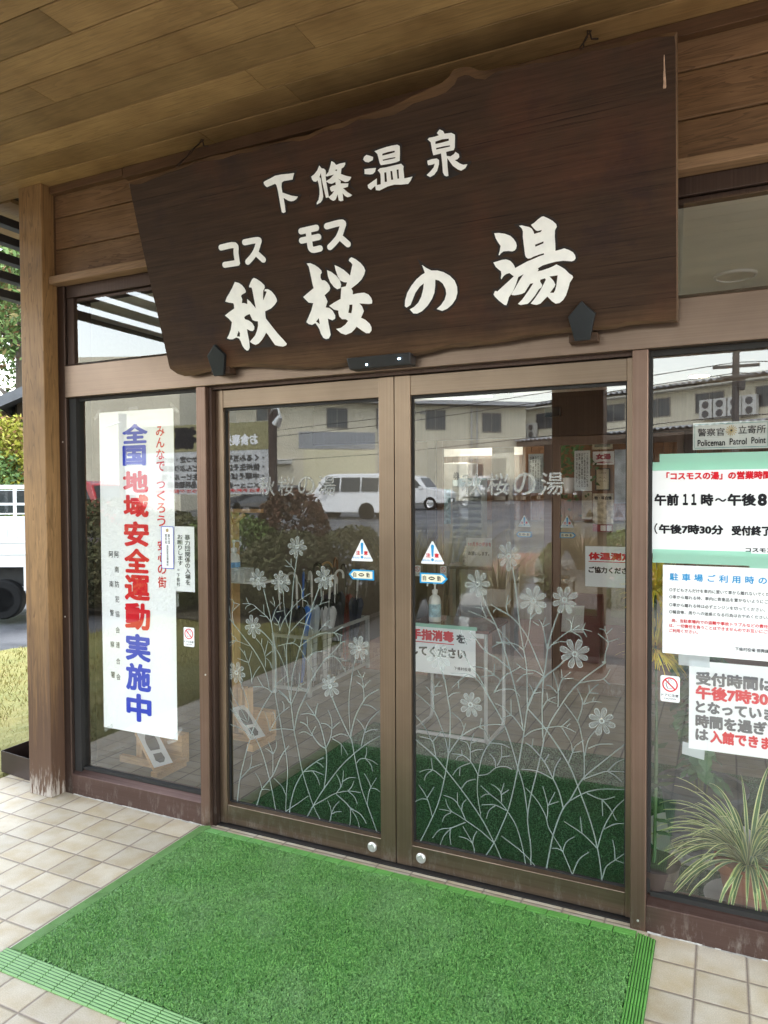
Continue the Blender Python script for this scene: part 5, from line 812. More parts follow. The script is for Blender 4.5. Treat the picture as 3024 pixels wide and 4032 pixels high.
# umbrella stand
t = thing('umbrella_stand', 'pale grey metal frame umbrella stand with mesh sides behind the left door', 'umbrella stand', (-3.02, 2.5, 0)); PG = plain('pale grey steel', (.36, .38, .37), .4); mb = MB()
x0, x1, y0, y1 = -.16, .16, -.45, .55
for x in (x0, x1):
    for y in (y0, y1): g = MB(); g.box(x-.014, x+.014, y-.014, y+.014, 0, .47); g.build('leg', PG, t)
for z in (.455, .05):
    mb.box(x0+.0145, x1-.0145, y0-.012, y0+.012, z-.012, z+.012); mb.box(x0+.0145, x1-.0145, y1-.012, y1+.012, z-.012, z+.012)
    for x in (x0, x1): mb.box(x-.012, x+.012, y0+.0145, y1-.0145, z-.012, z+.012)
mb.build('rails', PG, t); mb = MB()
for q in range(13): mb.box(x1-.002, x1+.002, y0+.05+q*.075, y0+.053+q*.075, .063, .442)
for q in range(6): mb.box(x1+.0022, x1+.0045, y0+.0145, y1-.0145, .1+q*.06, .102+q*.06)
mb.build('mesh_side', plain('dark mesh', (.05, .055, .06), .5), t)
def umbrella(x, y, col, hcol, h, lean, label, frill=.05):
    t = thing('umbrella', label, 'umbrella', (x, y, .02), random.uniform(0, 6.28), 'folded umbrellas in the stand'); t.rotation_euler = (lean[0], lean[1], random.uniform(0, 6.28))
    mb = MB(); mb.tube([(0, 0, 0), (0, 0, h*.84)], .004, 6); mb.build('shaft', STEEL, t)
    mb = MB(); n = 24; vs = []; pr = [(.05, .01), (.12, .018), (.35, .026), (.55, .040), (.66, .052), (.70, .045), (.73, .03)]
    for zz, r in pr:
        for q in range(n): rr_ = r*(1+.35*(q % 3 == 0)-.2*(q % 3 == 1)); vs.append((rr_*cos(2*pi*q/n), rr_*sin(2*pi*q/n), zz*h+(.02 if zz > .6 and q % 3 == 0 else 0)))
    mb.add(vs, [(i*n+q, i*n+(q+1) % n, (i+1)*n+(q+1) % n, (i+1)*n+q) for i in range(len(pr)-1) for q in range(n)]); mb.build('canopy', plain('umbrella cloth %.3f %.3f' % (col[0], col[2]), col, .6, var=.15), t)
    mb = MB(); r = .045; mb.tube([(0, 0, h*.82), (0, 0, h)]+[(r-r*cos(a), 0, h+r*sin(a)) for a in (.5, 1.05, 1.57, 2.1, 2.6, 3.14)]+[(2*r, 0, h-.025)], .0095, 8); mb.build('handle', plain('umbrella handle %.3f %.3f' % (hcol[0], hcol[2]), hcol, .35), t, smooth=True)
DK = (.02, .02, .025); NV = (.025, .03, .055)
for a in [(-3.13, 2.12, NV, (.70, .70, .68), .86, (0, -.06), 'navy folded umbrella with a white hook handle at the near end of the stand'),
          (-3.02, 2.18, (.03, .16, .55), (.03, .12, .42), .87, (.03, 0), 'bright blue folded umbrella with a blue hook handle'),
          (-2.95, 2.26, (.35, .40, .45), (.72, .72, .70), .87, (0, .05), 'pale blue grey folded umbrella with a white hook handle'),
          (-3.10, 2.35, DK, (.015, .015, .015), .80, (0, -.14), 'black folded umbrella with a black handle leaning left'),
          (-2.93, 2.40, (.62, .62, .62), (.74, .73, .70), .83, (0, .10), 'pale translucent folded umbrella with loose cloth and white handle'),
          (-3.04, 2.55, (.05, .03, .055), (.02, .012, .01), .92, (0, 0), 'dark purple folded umbrella with a black hook handle'),
          (-2.94, 2.66, DK, (.20, .09, .04), .96, (0, .03), 'black folded umbrella with a brown wooden hook handle'),
          (-3.08, 2.80, (.05, .05, .06), (.45, .28, .12), .90, (0, 0), 'charcoal folded umbrella with a tan bamboo handle'),
          (-2.95, 2.92, NV, (.6, .6, .58), .84, (0, .08), 'dark navy folded umbrella with a silver hook at the far end'),
          (-3.06, 3.0, (.25, .04, .03), (.05, .03, .02), .86, (0, -.03), 'dark red folded umbrella at the far end of the stand'),
          (-2.98, 2.08, DK, (.74, .74, .72), .88, (.03, .03), 'black folded umbrella with a white hook handle beside the blue umbrella'),
          (-3.12, 2.22, (.03, .035, .05), (.02, .02, .02), .84, (.02, -.05), 'black blue folded umbrella squeezed behind the navy one'),
          (-3.0, 2.46, DK, (.08, .06, .05), .90, (-.03, .02), 'dull black folded umbrella in the middle of the stand'),
          (-2.92, 2.52, (.03, .03, .035), (.74, .74, .72), .86, (0, .04), 'charcoal folded umbrella with a white hook handle in the middle of the stand'),
          (-3.1, 2.62, DK, (.02, .02, .02), .89, (.02, 0), 'black folded umbrella at the back middle of the stand')]: umbrella(*a)
# lobby beyond the inner doors
t = thing('a_frame_board', 'dark red folding floor board standing beyond the inner doors', 'floor sign', (-1.2, 4.25, .005)); mb = MB(); mb.obox((0, -.12, .3), (.2, 0, 0), (0, .012, 0), (0, .09, .3)); mb.build('front_panel', plain('dark red board', (.13, .02, .02), .35), t, bevel=.004); mb = MB(); mb.obox((0, .12, .3), (.2, 0, 0), (0, .012, 0), (0, -.09, .3)); mb.build('back_panel', plain('dark red board', (.13, .02, .02), .35), t, bevel=.004)
mb = MB(); mb.obox((-.05, -.146, .38), (.1, 0, 0), (0, .001, 0), (0, .036, .12)); mb.build('pasted_sheet', PAPER, t)
def wallthing(name, label, cat, x0, x1, z0, z1, y, mat, frame=None, words=(), mats=None, fw=.025):
    t = thing(name, label, cat, ((x0+x1)/2, y, z0)); cx = (x0+x1)/2
    if frame:
        mb = MB(); a, b = x0-cx, x1-cx; h = z1-z0; mb.box(a, b, -.02, -.001, 0, fw); mb.box(a, b, -.02, -.001, h-fw, h); mb.box(a, a+fw, -.02, -.001, fw, h-fw); mb.box(b-fw, b, -.02, -.001, fw, h-fw); mb.build('frame', frame, t)
        MB().box(a+fw, b-fw, -.010, -.001, fw, h-fw).build('picture', mat, t)
    else: MB().box(x0-cx, x1-cx, -.004, -.001, 0, z1-z0).build('paper', mat, t)
    if words:
        k = Ink(t); k.y = y-(.0125 if frame else .0065)
        for w_ in words: k.T(*w_[:5], w_[5], w_[6] if len(w_) > 6 else .015, vert=len(w_) > 7)
        k.done(mats)
    return t
YB = 6.018
picm = plain('blurred picture', (.16, .18, .14), .3, var=.9, scale=14)
wallthing('framed_picture', 'black and cream framed picture high on the wooden lobby wall', 'picture', -1.38, -1.15, 2.06, 2.34, YB, picm, plain('cream mount', (.55, .50, .36), .5))
wallthing('womens_bath_sign', 'white sign with red characters and arrow for the women bath', 'sign', -1.375, -1.135, 1.88, 2.035, YB, PAPER, None, [('女湯', -1.34, -1.17, 1.94, 2.01, 0, .05), ('←', -1.34, -1.15, 1.895, 1.92, 0, .03)], [plain('crimson ink', (.35, .02, .06), .5)])
wallthing('price_list', 'dark framed cream list board under the women bath sign', 'notice', -1.345, -1.18, 1.58, 1.84, YB, plain('cream sheet', (.60, .55, .40), .6), plain('dark picture frame', (.03, .02, .015), .4), [('入浴料金', -1.31, -1.22, 1.775, 1.795, 0, .005), ('大人', -1.31, -1.22, 1.72, 1.74, 0, .005), ('小人', -1.31, -1.22, 1.68, 1.70, 0, .005)], [GREY], .012)
food = plain('food poster print', (.60, .56, .44), .5, var=.45, scale=22)
wallthing('food_poster', 'cream food poster with brown dishes low on the lobby wall', 'poster', -1.375, -1.14, 1.19, 1.545, YB, food, None, [('物・味自慢', -1.355, -1.16, 1.47, 1.515, 0, .02)], [INK])
wallthing('payment_sign', 'dark red strip sign with two white squares under the food poster', 'sign', -1.375, -1.15, 1.098, 1.182, YB, plain('dark red sign', (.28, .02, .05), .4), None, [('■', -1.285, -1.225, 1.108, 1.172, 0, 0), ('■', -1.215, -1.16, 1.108, 1.172, 0, 0)], [PAPER])
wallthing('handwritten_notice', 'white handwritten notice on the wooden wall left of the food poster', 'notice', -1.50, -1.385, 1.575, 1.75, YB, PAPER, None, [('ありがとう', -1.49, -1.41, 1.71, 1.73, 0, .01), ('ございます', -1.49, -1.41, 1.675, 1.695, 0, .01), ('お願いします', -1.49, -1.41, 1.64, 1.66, 0, .01)], [GREY])
wallthing('timetable_sheet', 'cream printed sheet below the handwritten notice', 'notice', -1.50, -1.385, 1.245, 1.565, YB, plain('cream sheet 2', (.62, .58, .45), .6, var=.2, scale=30))
wallthing('festival_poster', 'pale blue and pink poster with a white figure beside the right door edge', 'poster', -1.13, -.72, 1.43, 2.05, YB, plain('blue pink print', (.50, .58, .68), .5, var=.4, scale=7))
t = wallthing('curtain', 'white half curtain hanging at the back of the lobby', 'curtain', -2.95, -2.0, 1.98, 2.5, 5.2, plain('white curtain', (.66, .64, .58), .8)); t['category'] = 'curtain'
t = thing('ticket_machine', 'pale ticket vending machine standing at the back of the lobby', 'vending machine', (-2.83, 5.3, .005)); mb = MB(); mb.box(-.22, .22, -.2, .2, 0, 1.9); mb.build('cabinet', plain('machine grey', (.55, .54, .50), .4), t, bevel=.012)
mb = MB(); mb.box(-.16, .02, -.206, -.2005, 1.2, 1.6); mb.build('button_panel', plain('button panel', (.40, .62, .66), .3, var=.5, scale=30), t); k = Ink(t); k.y = 5.095; k.T('券売機', -2.78, -2.70, 1.48, 1.80, 0, .02, vert=True).done([GREY])
t = thing('display_shelf', 'white slatted display shelf glowing pale in the lobby', 'shelf', (-2.55, 5.0, .005)); mb = MB()
for q in range(9): mb.box(-.16, .16, -.1, .1, 1.05+q*.07, 1.075+q*.07)
mb.box(-.17, -.161, -.1, .1, 0, 1.7); mb.box(.161, .17, -.1, .1, 0, 1.7); mb.box(-.16, .16, .08, .1, 0, 1.72); mb.build('shelves', plain('shelf white', (.36, .42, .43), .4), t)
t = thing('desk', 'small dark legged desk in the lobby carrying a paper notice', 'desk', (-2.1, 4.1, .005)); MB().box(-.36, .3, -.2, .2, .82, .85).build('desktop', plain('dark desk', (.04, .03, .025), .4), t, bevel=.004)
for a, b in ((-.33, -.17), (-.33, .17), (.27, -.17), (.27, .17)): MB().box(a-.02, a+.02, b-.02, b+.02, 0, .819).build('leg', plain('dark desk', (.04, .03, .025), .4), t)
t = sheet('ticket_notice', 'white notice with red and black words standing on the lobby desk', 'notice', -2.23, -1.96, .86, 1.13, y=3.93); Ink(t).T('1ヶ月券の提示を', -2.21, -1.98, 1.05, 1.09, 1, .025).T('お願いします。', -2.21, -2.0, .96, 1.0, 0, .025).done([INK, RED])
bottle('small pump bottle on the lobby desk beside the notice', -2.28, 4.05, .855, .8, (.7, .7, .72))
t = sheet('temperature_notice', 'white temperature notice in red and black taped to the right inner door', 'notice', -.95, -.56, .84, 1.15, y=2.984); k = Ink(t); k.T('体温測定', -.925, -.60, 1.045, 1.105, 1, .035).T('ご協力ください', -.925, -.59, .945, .995, 0, .03); k.bar(-.925, -.60, 1.03, 1.036, 1); k.done([INK, RED])
for x, w_, zz, lab in ((-1.40, .12, 1.56, 'left'), (-1.04, .12, 1.575, 'right')):
    t = sheet('door_letter', 'white sheet of vertical black writing seen from its back on the %s inner door' % lab, 'notice', x, x+w_, zz, zz+.31, y=3.016); k = Ink(t); k.y = 3.0145
    for q, s in enumerate(('はやめましょう。', '喫煙・飲物の持ち出し', 'の保管と食事および', 'つく成虫幼虫は絶対に', 'この附近のつばめ')): put_text(k, '\n'.join(s), x+.012+q*.02, x+.026+q*.02, zz+.03, zz+.29, k.y, 0, .01, 1, 1)
    k.done([INK])
t = sheet('exit_sign', 'small pale green direction sign with arrow on the lobby wall', 'sign', -.55, -.42, 2.0, 2.075, pmat('exit pale', (.62, .66, .42)), y=4.0); Ink(t).T('月→', -.535, -.43, 2.015, 2.06, 0, .03).done([plain('exit green', (.02, .18, .06), .5)])
# ------------------------------------------------------------------ pot plants
def leafmat(n, *c): return blades(n, c, .45)
def strap_plant(t, n, L, m1, m2, z0, spread=1.0, seed=1):
    rd = random.Random(seed); a = MB()
    for q in range(n):
        az = rd.uniform(0, 2*pi); el = rd.uniform(.35, 1.35); l = L*rd.uniform(.6, 1.1); w_ = rd.uniform(.0075, .0125); p = Vector((cos(az)*.02, sin(az)*.02, z0)); d = Vector((cos(az)*cos(el)*spread, sin(az)*cos(el)*spread, sin(el))); pts = []
        for s in range(13):
            pts.append((p.copy(), s/12)); p = p+d*(l/12); p.y = max(p.y, -.235); d = (d+Vector((0, 0, -.135-.04*rd.random()))).normalized()
        sd = Vector((-sin(az), cos(az), 0)); vs = []
        for p, u in pts:
            ww = w_*(.45+1.2*u if u < .3 else .81*(1-((u-.3)/.7)**1.8)+.02)
            for e in (-1, -.58, .58, 1): vs.append(p+sd*ww*e+Vector((0, 0, abs(e)*.003)))
        for s in range(12):
            for e in range(3): i = s*4+e; a.add([], [])
        base = len(a.v); a.v += [tuple(v) for v in vs]
        for s in range(12):
            for e in range(3): i = base+s*4+e; a.f.append([i, i+1, i+5, i+4]); a.mi.append(1 if e == 1 else 0)
    return a.build('leaves', [m1, m2], t, smooth=True)
t = thing('spider_plant', 'variegated green and cream striped spider plant in a terracotta pot by the right window', 'pot plant', (.10, .31, .002))
MB().lathe([(.0, .0), (.12, .0), (.15, .03), (.155, .033), (.145, .03), (.115, .01), (0, .008)], n=32).build('saucer', WHITE, t, smooth=True)
MB().lathe([(.075, .01), (.105, .145), (.118, .147), (.12, .185), (.11, .187), (.105, .165), (0, .163)], n=32).build('pot', plain('terracotta', (.36, .125, .06), .75, var=.15), t, smooth=True)
strap_plant(t, 150, .42, leafmat('cream leaf edge', (.56, .60, .24), (.68, .68, .36), (.46, .52, .16)), leafmat('green leaf stripe', (.06, .15, .035), (.11, .21, .06)), .165, 1.0, 4)
t = thing('dark_pot_plant', 'tall dark broad leaved plant in a big grey pot behind the spider plant', 'pot plant', (-.07, .74, .002))
MB().lathe([(0, 0), (.2, 0), (.245, .045), (.25, .05), (.235, .045), (.19, .012), (0, .01)], n=32).build('saucer', WHITE, t, smooth=True)
MB().lathe([(.13, .012), (.17, .26), (.185, .265), (.185, .285), (.165, .285), (.16, .25), (0, .248)], n=32).build('pot', plain('grey plastic pot', (.045, .052, .06), .5), t, smooth=True)
mb = MB(); rd = random.Random(3); st_ = MB()
for q in range(7):
    a = rd.uniform(0, 6.28); hx, hy = cos(a)*rd.uniform(.03, .16), sin(a)*rd.uniform(.03, .14); h = rd.uniform(.5, .78); st_.tube([(hx*.2, hy*.2, .25), (hx*.6, hy*.6, .25+h*.5), (hx, hy, .25+h)], .004, 5)
    for s in range(26):
        u = rd.uniform(.1, 1); c = Vector((hx*u, hy*u, .25+h*u)); b = rd.uniform(0, 6.28); o = Vector((cos(b), sin(b), rd.uniform(-.3, .3))); sd = Vector((-sin(b), cos(b), 0)); l = rd.uniform(.06, .11); wl = l*.42
        pts = [c+o*l*x+sd*wl*y+Vector((0, 0, -.5*l*x*x)) for x, y in ((.1, 0), (.3, .7), (.42, .5), (.6, 1), (.7, .55), (.9, .6), (1.15, 0), (.9, -.6), (.7, -.55), (.6, -1), (.42, -.5), (.3, -.7))]
        mb.add(pts, [tuple(range(12))])
mb.build('leaves', leafmat('dark broad leaf', (.03, .085, .035), (.06, .14, .06), (.09, .17, .08)), t); st_.build('stems', plain('plant stem', (.10, .12, .05), .6), t)
def mum(label, x, y, z, seed):
    t = thing('chrysanthemum', label, 'flower', (x, y, .002), 0, 'yellow chrysanthemums'); rd = random.Random(seed); mb = MB()
    for q in range(520):
        a = rd.uniform(0, 6.28); e = rd.uniform(-.5, 1.4); d = Vector((cos(a)*cos(e), sin(a)*cos(e), sin(e))); l = rd.uniform(.06, .14); p = Vector((0, 0, z))+d*.012; sd = d.cross(Vector((0, 0, 1))).normalized()*.0022; vs = []
        for s in range(6): vs += [p-sd*(1-s*.1), p+sd*(1-s*.1)]; p = p+d*(l/5); p.y = max(p.y, -.048); d = (d+Vector((0, 0, -.16 if e < .9 else .05))).normalized()
        mb.add(vs, [(2*s, 2*s+1, 2*s+3, 2*s+2) for s in range(5)])
    pt_ = leafmat('yellow petals', (.75, .52, .04), (.88, .70, .10), (.82, .62, .06)); pt_.node_tree.nodes['Principled BSDF'].inputs['Subsurface Weight'].default_value = .7; pt_.node_tree.nodes['Principled BSDF'].inputs['Subsurface Radius'].default_value = (.03, .02, .005); mb.build('petals', pt_, t)
    mb = MB(); mb.tube([(0, 0, .2), (.005, 0, z*.6), (0, 0, z)], .005, 6)
    for q in range(10): 
        b = rd.uniform(0, 6.28); zz = rd.uniform(.3, z-.1); o = Vector((cos(b), sin(b), .1)); sd = Vector((-sin(b), cos(b), 0)); c = Vector((0, 0, zz)); mb.add([c, c+o*.03+sd*.02, c+o*.08, c+o*.03-sd*.02], [(0, 1, 2, 3)])
    mb.build('stem', plain('mum stem', (.04, .09, .03), .6), t); MB().lathe([(.06, 0), (.085, .18), (.09, .2), (.078, .2), (0, .185)], n=24).build('pot', plain('dark mum pot', (.05, .035, .03), .5), t, smooth=True)
mum('yellow chrysanthemum bloom beside the top left of the parking notice', -.218, .115, 1.205, 5); mum('yellow chrysanthemum bloom beside the lower left of the parking notice', -.216, .13, .985, 6)
t = thing('hanging_plant', 'green leafy plant hanging on the wooden lobby wall', 'pot plant', (-1.62, 5.85, 1.75)); mb = MB(); rd = random.Random(8)
for q in range(260):
    c = Vector((rd.gauss(0, .14), rd.gauss(0, .06), rd.gauss(.25, .25))); a = rd.uniform(0, 6.28); o = Vector((cos(a), sin(a)*.4, rd.uniform(-.8, .4)))*.07; sd = o.cross(Vector((.3, 1, .2))).normalized()*.018; mb.add([c, c+o*.5+sd, c+o, c+o*.5-sd], [(0, 1, 2, 3)])
mb.build('leaves', leafmat('lobby leaf', (.03, .10, .03), (.08, .20, .07)), t); MB().lathe([(.05, -.2), (.08, -.02), (.075, -.02), (0, -.04)], n=16).build('pot', WHITE, t)
# ------------------------------------------------------------------ dustpan left of the post
t = thing('dustpan', 'dark brown metal dustpan with tall white handle leaning left of the wooden post', 'dustpan', (-3.52, .1, .002)); DP = plain('dustpan brown', (.045, .03, .027), .45, .2)
mb = MB(); pts = [(-.16, -.05), (.25, -.09), (.25, .12), (-.16, .16)]
mb.add([(x, y, .004) for x, y in pts], [(0, 1, 2, 3)])
for (a, b), h0, h1 in (((0, 1), .12, .12), ((3, 2), .12, .12), ((0, 3), .12, .12)):
    p, q = pts[a], pts[b]; d = Vector((q[1]-p[1], p[0]-q[0])).normalized()*.003; mb.add([(p[0], p[1], 0), (q[0], q[1], 0), (q[0], q[1], h1), (p[0], p[1], h0), (p[0]+d.x, p[1]+d.y, 0), (q[0]+d.x, q[1]+d.y, 0), (q[0]+d.x, q[1]+d.y, h1), (p[0]+d.x, p[1]+d.y, h0)], [(0, 1, 2, 3), (5, 4, 7, 6), (3, 2, 6, 7), (0, 3, 7, 4), (1, 5, 6, 2)])
mb.build('pan', DP, t); mb = MB(); mb.tube([(.14, -.08, .03), (.13, -.085, .3), (.125, -.08, .48), (.13, -.075, .505), (.16, -.06, .515), (.24, -.03, .515)], .0075, 8); mb.build('handle', WHITE, t, smooth=True)
# ------------------------------------------------------------------ outside: seen past the post and mirrored in the glass
def leaves(mb, c, r, n, s, rd, squash=(1, 1, 1), hollow=.35):
    for q in range(n):
        d = Vector((rd.gauss(0, 1), rd.gauss(0, 1), rd.gauss(0, 1))).normalized()*r*(hollow+(1-hollow)*rd.random()**.5)
        p = Vector(c)+Vector((d.x*squash[0], d.y*squash[1], d.z*squash[2])); a = Vector((rd.gauss(0, 1), rd.gauss(0, 1), rd.gauss(0, 1))).normalized(); b = a.cross(Vector((rd.gauss(0, 1), rd.gauss(0, 1), rd.gauss(0, 1)))).normalized(); z = s*rd.uniform(.6, 1.3)
        mb.add([p-a*z, p+b*z*.45, p+a*z, p-b*z*.45], [(0, 1, 2, 3)])
def tree(name, label, x, y, h, r, mat, n, s, seed, lo=.35, group='trees beyond the driveway'):
    rd = random.Random(seed); t = thing(name, label, 'tree', (x, y, -.1), 0, group); mb = MB()
    for q in range(26):
        u = rd.random(); zz = h*(lo+(1-lo)*u); rr_ = r*(1.05-.7*u)*rd.uniform(.45, 1); a = rd.uniform(0, 6.28)
        leaves(mb, (cos(a)*rr_*.75, sin(a)*rr_*.75, zz), r*rd.uniform(.22, .42), n//26, s, rd, (1, 1, .75))
    mb.build('crown', mat, t); mb = MB(); mb.tube([(0, 0, 0), (.05, 0, h*.3), (0, .05, h*.65), (0, 0, h*.92)], [h*.028, h*.022, h*.014, h*.004], 8)
    for q in range(7): a = rd.uniform(0, 6.28); z0 = h*rd.uniform(.3, .7); mb.tube([(0, 0, z0), (cos(a)*r*.4, sin(a)*r*.4, z0+h*.08), (cos(a)*r*.8, sin(a)*r*.8, z0+h*.12)], [h*.01, h*.007, h*.003], 5)
    mb.build('trunk', plain('bark', (.09, .07, .05), .9), t); return t
F1 = blades('cedar foliage', [(.05, .09, .025), (.08, .14, .035), (.12, .17, .05), (.22, .12, .06)], .7); F2 = blades('camellia foliage', [(.03, .06, .015), (.07, .13, .03), (.11, .17, .05)], .6); F3 = blades('yellow maple foliage', [(.16, .19, .02), (.28, .27, .03), (.22, .22, .035), (.24, .12, .06)], .7)
tree('tall_cedar', 'tall green cedar with rusty tips rising at the left edge behind the louvre', -13.5, 8.0, 9.5, 2.8, F1, 16000, .075, 1, .3)
tree('round_tree', 'dense green broadleaf tree behind the dark tiled roof', -14.5, 10.5, 5.6, 2.9, F2, 15000, .065, 2, .2)
tree('yellow_maple', 'yellow green maple below the dark tiled roof', -12.2, 7.0, 2.9, 1.5, F3, 9000, .05, 3, .35)
tree('hedge_tree', 'low green tree behind the white pickup truck', -12.5, 6.0, 2.3, 1.7, F2, 9000, .05, 4, .05)
tree('far_cedar', 'dark cedar standing far left beyond the tall cedar', -17, 12, 11, 3.4, F1, 11000, .09, 6, .25)
t = thing('tiled_house', 'old house gable with dark tiles behind the yellow maple', 'house', (-15.2, 9.6, -.1), radians(-35)); mb = MB(); mb.box(-3, 3, -2, 2, 0, 2.3); mb.build('wall', plain('dark timber wall', (.10, .075, .06), .8), t)
mb = MB()
for s in (-1, 1): mb.obox((0, s*1.35, 3.2), (3.6, 0, 0), (0, 1.45, -s*s*.78*1), (0, .045, .08)) if s > 0 else mb.obox((0, -1.35, 3.2), (3.6, 0, 0), (0, 1.45, .78), (0, -.045, .08))
mb.build('roof', plain('dark roof tiles', (.06, .065, .075), .5, var=.2), t)
# small white pickup truck
t = thing('pickup_truck', 'small white pickup truck with railed cargo bed parked beyond the lawn', 'truck', (-8.75, 4.12, -.04), radians(25)); WP = plain('white car paint', (.72, .73, .73), .25, var=.02, coat=.5); GL = plain('dark car glass', (.02, .025, .025), .08); TY = plain('tyre rubber', (.009, .009, .009), .85, spec=.2)
def wheel(par, x, y, z, r, w_, rim):
    k = MB(); n = 24; k.lathe([(r*.62, -w_/2), (r*.92, -w_/2), (r, -w_*.35), (r, w_*.35), (r*.92, w_/2), (r*.62, w_/2), (r*.62, -w_/2)], n=n); k.v = [(x+a, y+c, z+b) for a, b, c in k.v]; wl = k.build('wheel', TY, par, smooth=True)
    k = MB(); k.lathe([(0, -w_*.3), (r*.2, -w_*.36), (r*.3, -w_*.2), (r*.56, -w_*.3), (r*.63, -w_*.46), (r*.63, w_*.46), (r*.56, w_*.3), (r*.3, w_*.2), (r*.2, w_*.36), (0, w_*.3)], n=20); k.v = [(x+a, y+c, z+b) for a, b, c in k.v]; k.build('rim', rim, wl, smooth=True)
    for sg in (-1, 1):
        k = MB()
        for q in range(8): k.add([(x+r*.44*cos(2*pi*q/8+.2)+r*.07*cos(a), y+sg*w_*.33, z+r*.44*sin(2*pi*q/8+.2)+r*.07*sin(a)) for a in [sg*-2*pi*j/8 for j in range(8)]], [tuple(range(8))])
        for q in range(4): k.add([(x+r*.2*cos(2*pi*q/4)+r*.04*cos(a), y+sg*w_*.38, z+r*.2*sin(2*pi*q/4)+r*.04*sin(a)) for a in [sg*-2*pi*j/8 for j in range(8)]], [tuple(range(8))])
        if par.name.startswith('pickup'): k.build('rim_hole', TY, wl)
mb = MB(); mb.box(-1.0, 1.0, -.7, .7, .68, .74); mb.box(-1.0, 1.0, -.70, -.66, .741, 1.02); mb.box(-1.0, 1.0, .66, .70, .741, 1.02); mb.box(.96, 1.0, -.659, .659, .741, 1.02); mb.box(-1.0, 1.0, -.716, -.701, .84, .86); mb.box(-1.0, 1.0, -.716, -.701, .99, 1.015)
for q in range(4): mb.box(-.95+q*.5, -.91+q*.5, -.72, -.7165, .76, .98)
mb.build('cargo_bed', WP, t, bevel=.006)
mb = MB(); mb.box(-.98, .94, -.69, -.67, 1.021, 1.33)
for q in range(9): mb.box(-.9+q*.22, -.885+q*.22, -.696, -.6905, 1.03, 1.32)
mb.build('side_panel', plain('white cargo panel', (.62, .64, .66), .5), t)
mb = MB(); mb.box(-1.06, -1.005, -.70, .70, .74, 1.7); mb.box(-1.004, .95, -.71, -.69, 1.68, 1.73); mb.box(-1.004, .95, -.705, -.69, 1.47, 1.50); mb.box(.9, .95, -.70, -.69, 1.03, 1.679); mb.box(.3, .34, -.70, -.69, 1.03, 1.679); mb.box(-.3, -.26, -.70, -.69, 1.03, 1.679); mb.box(-1.0, .9, -.2, -.18, 1.34, 1.67); mb.build('rail', WP, t)
MB().box(-1.0, .9, -.23, -.21, 1.36, 1.66).build('rear_window', GL, t)
mb = MB(); mb.tube([(.7, -.72, 1.32), (.66, -.725, 1.1), (.69, -.73, .9)], .008, 6); mb.build('rope', plain('teal rope', (.05, .2, .22), .8), t)
mb = MB(); mb.prism([(-2.3, .35), (-1.07, .35), (-1.07, 1.65), (-1.15, 1.72), (-1.95, 1.72), (-2.3, 1.1)], -.7, .7); cb = mb.build('cab', WP, t, bevel=.03); MB().box(-1.95, -1.25, -.706, -.701, 1.15, 1.6).build('window', GL, cb)
mb = MB(); mb.box(-1.0, .95, -.45, .45, .40, .679); mb.box(.55, .8, -.68, -.5, .35, .66); mb.build('chassis', plain('chassis black', (.03, .03, .03), .7), t); mb = MB(); mb.box(.42, .5, -.70, -.62, .38, .679); mb.box(-.25, -.18, -.70, -.62, .42, .679); mb.build('mudguard', WP, t); RB = plain('black steel rim', (.09, .09, .095), .45, .5)
for x in (.12, -1.75):
    for y in (-.6, .6): wheel(t, x, y, .255, .255, .15, RB)
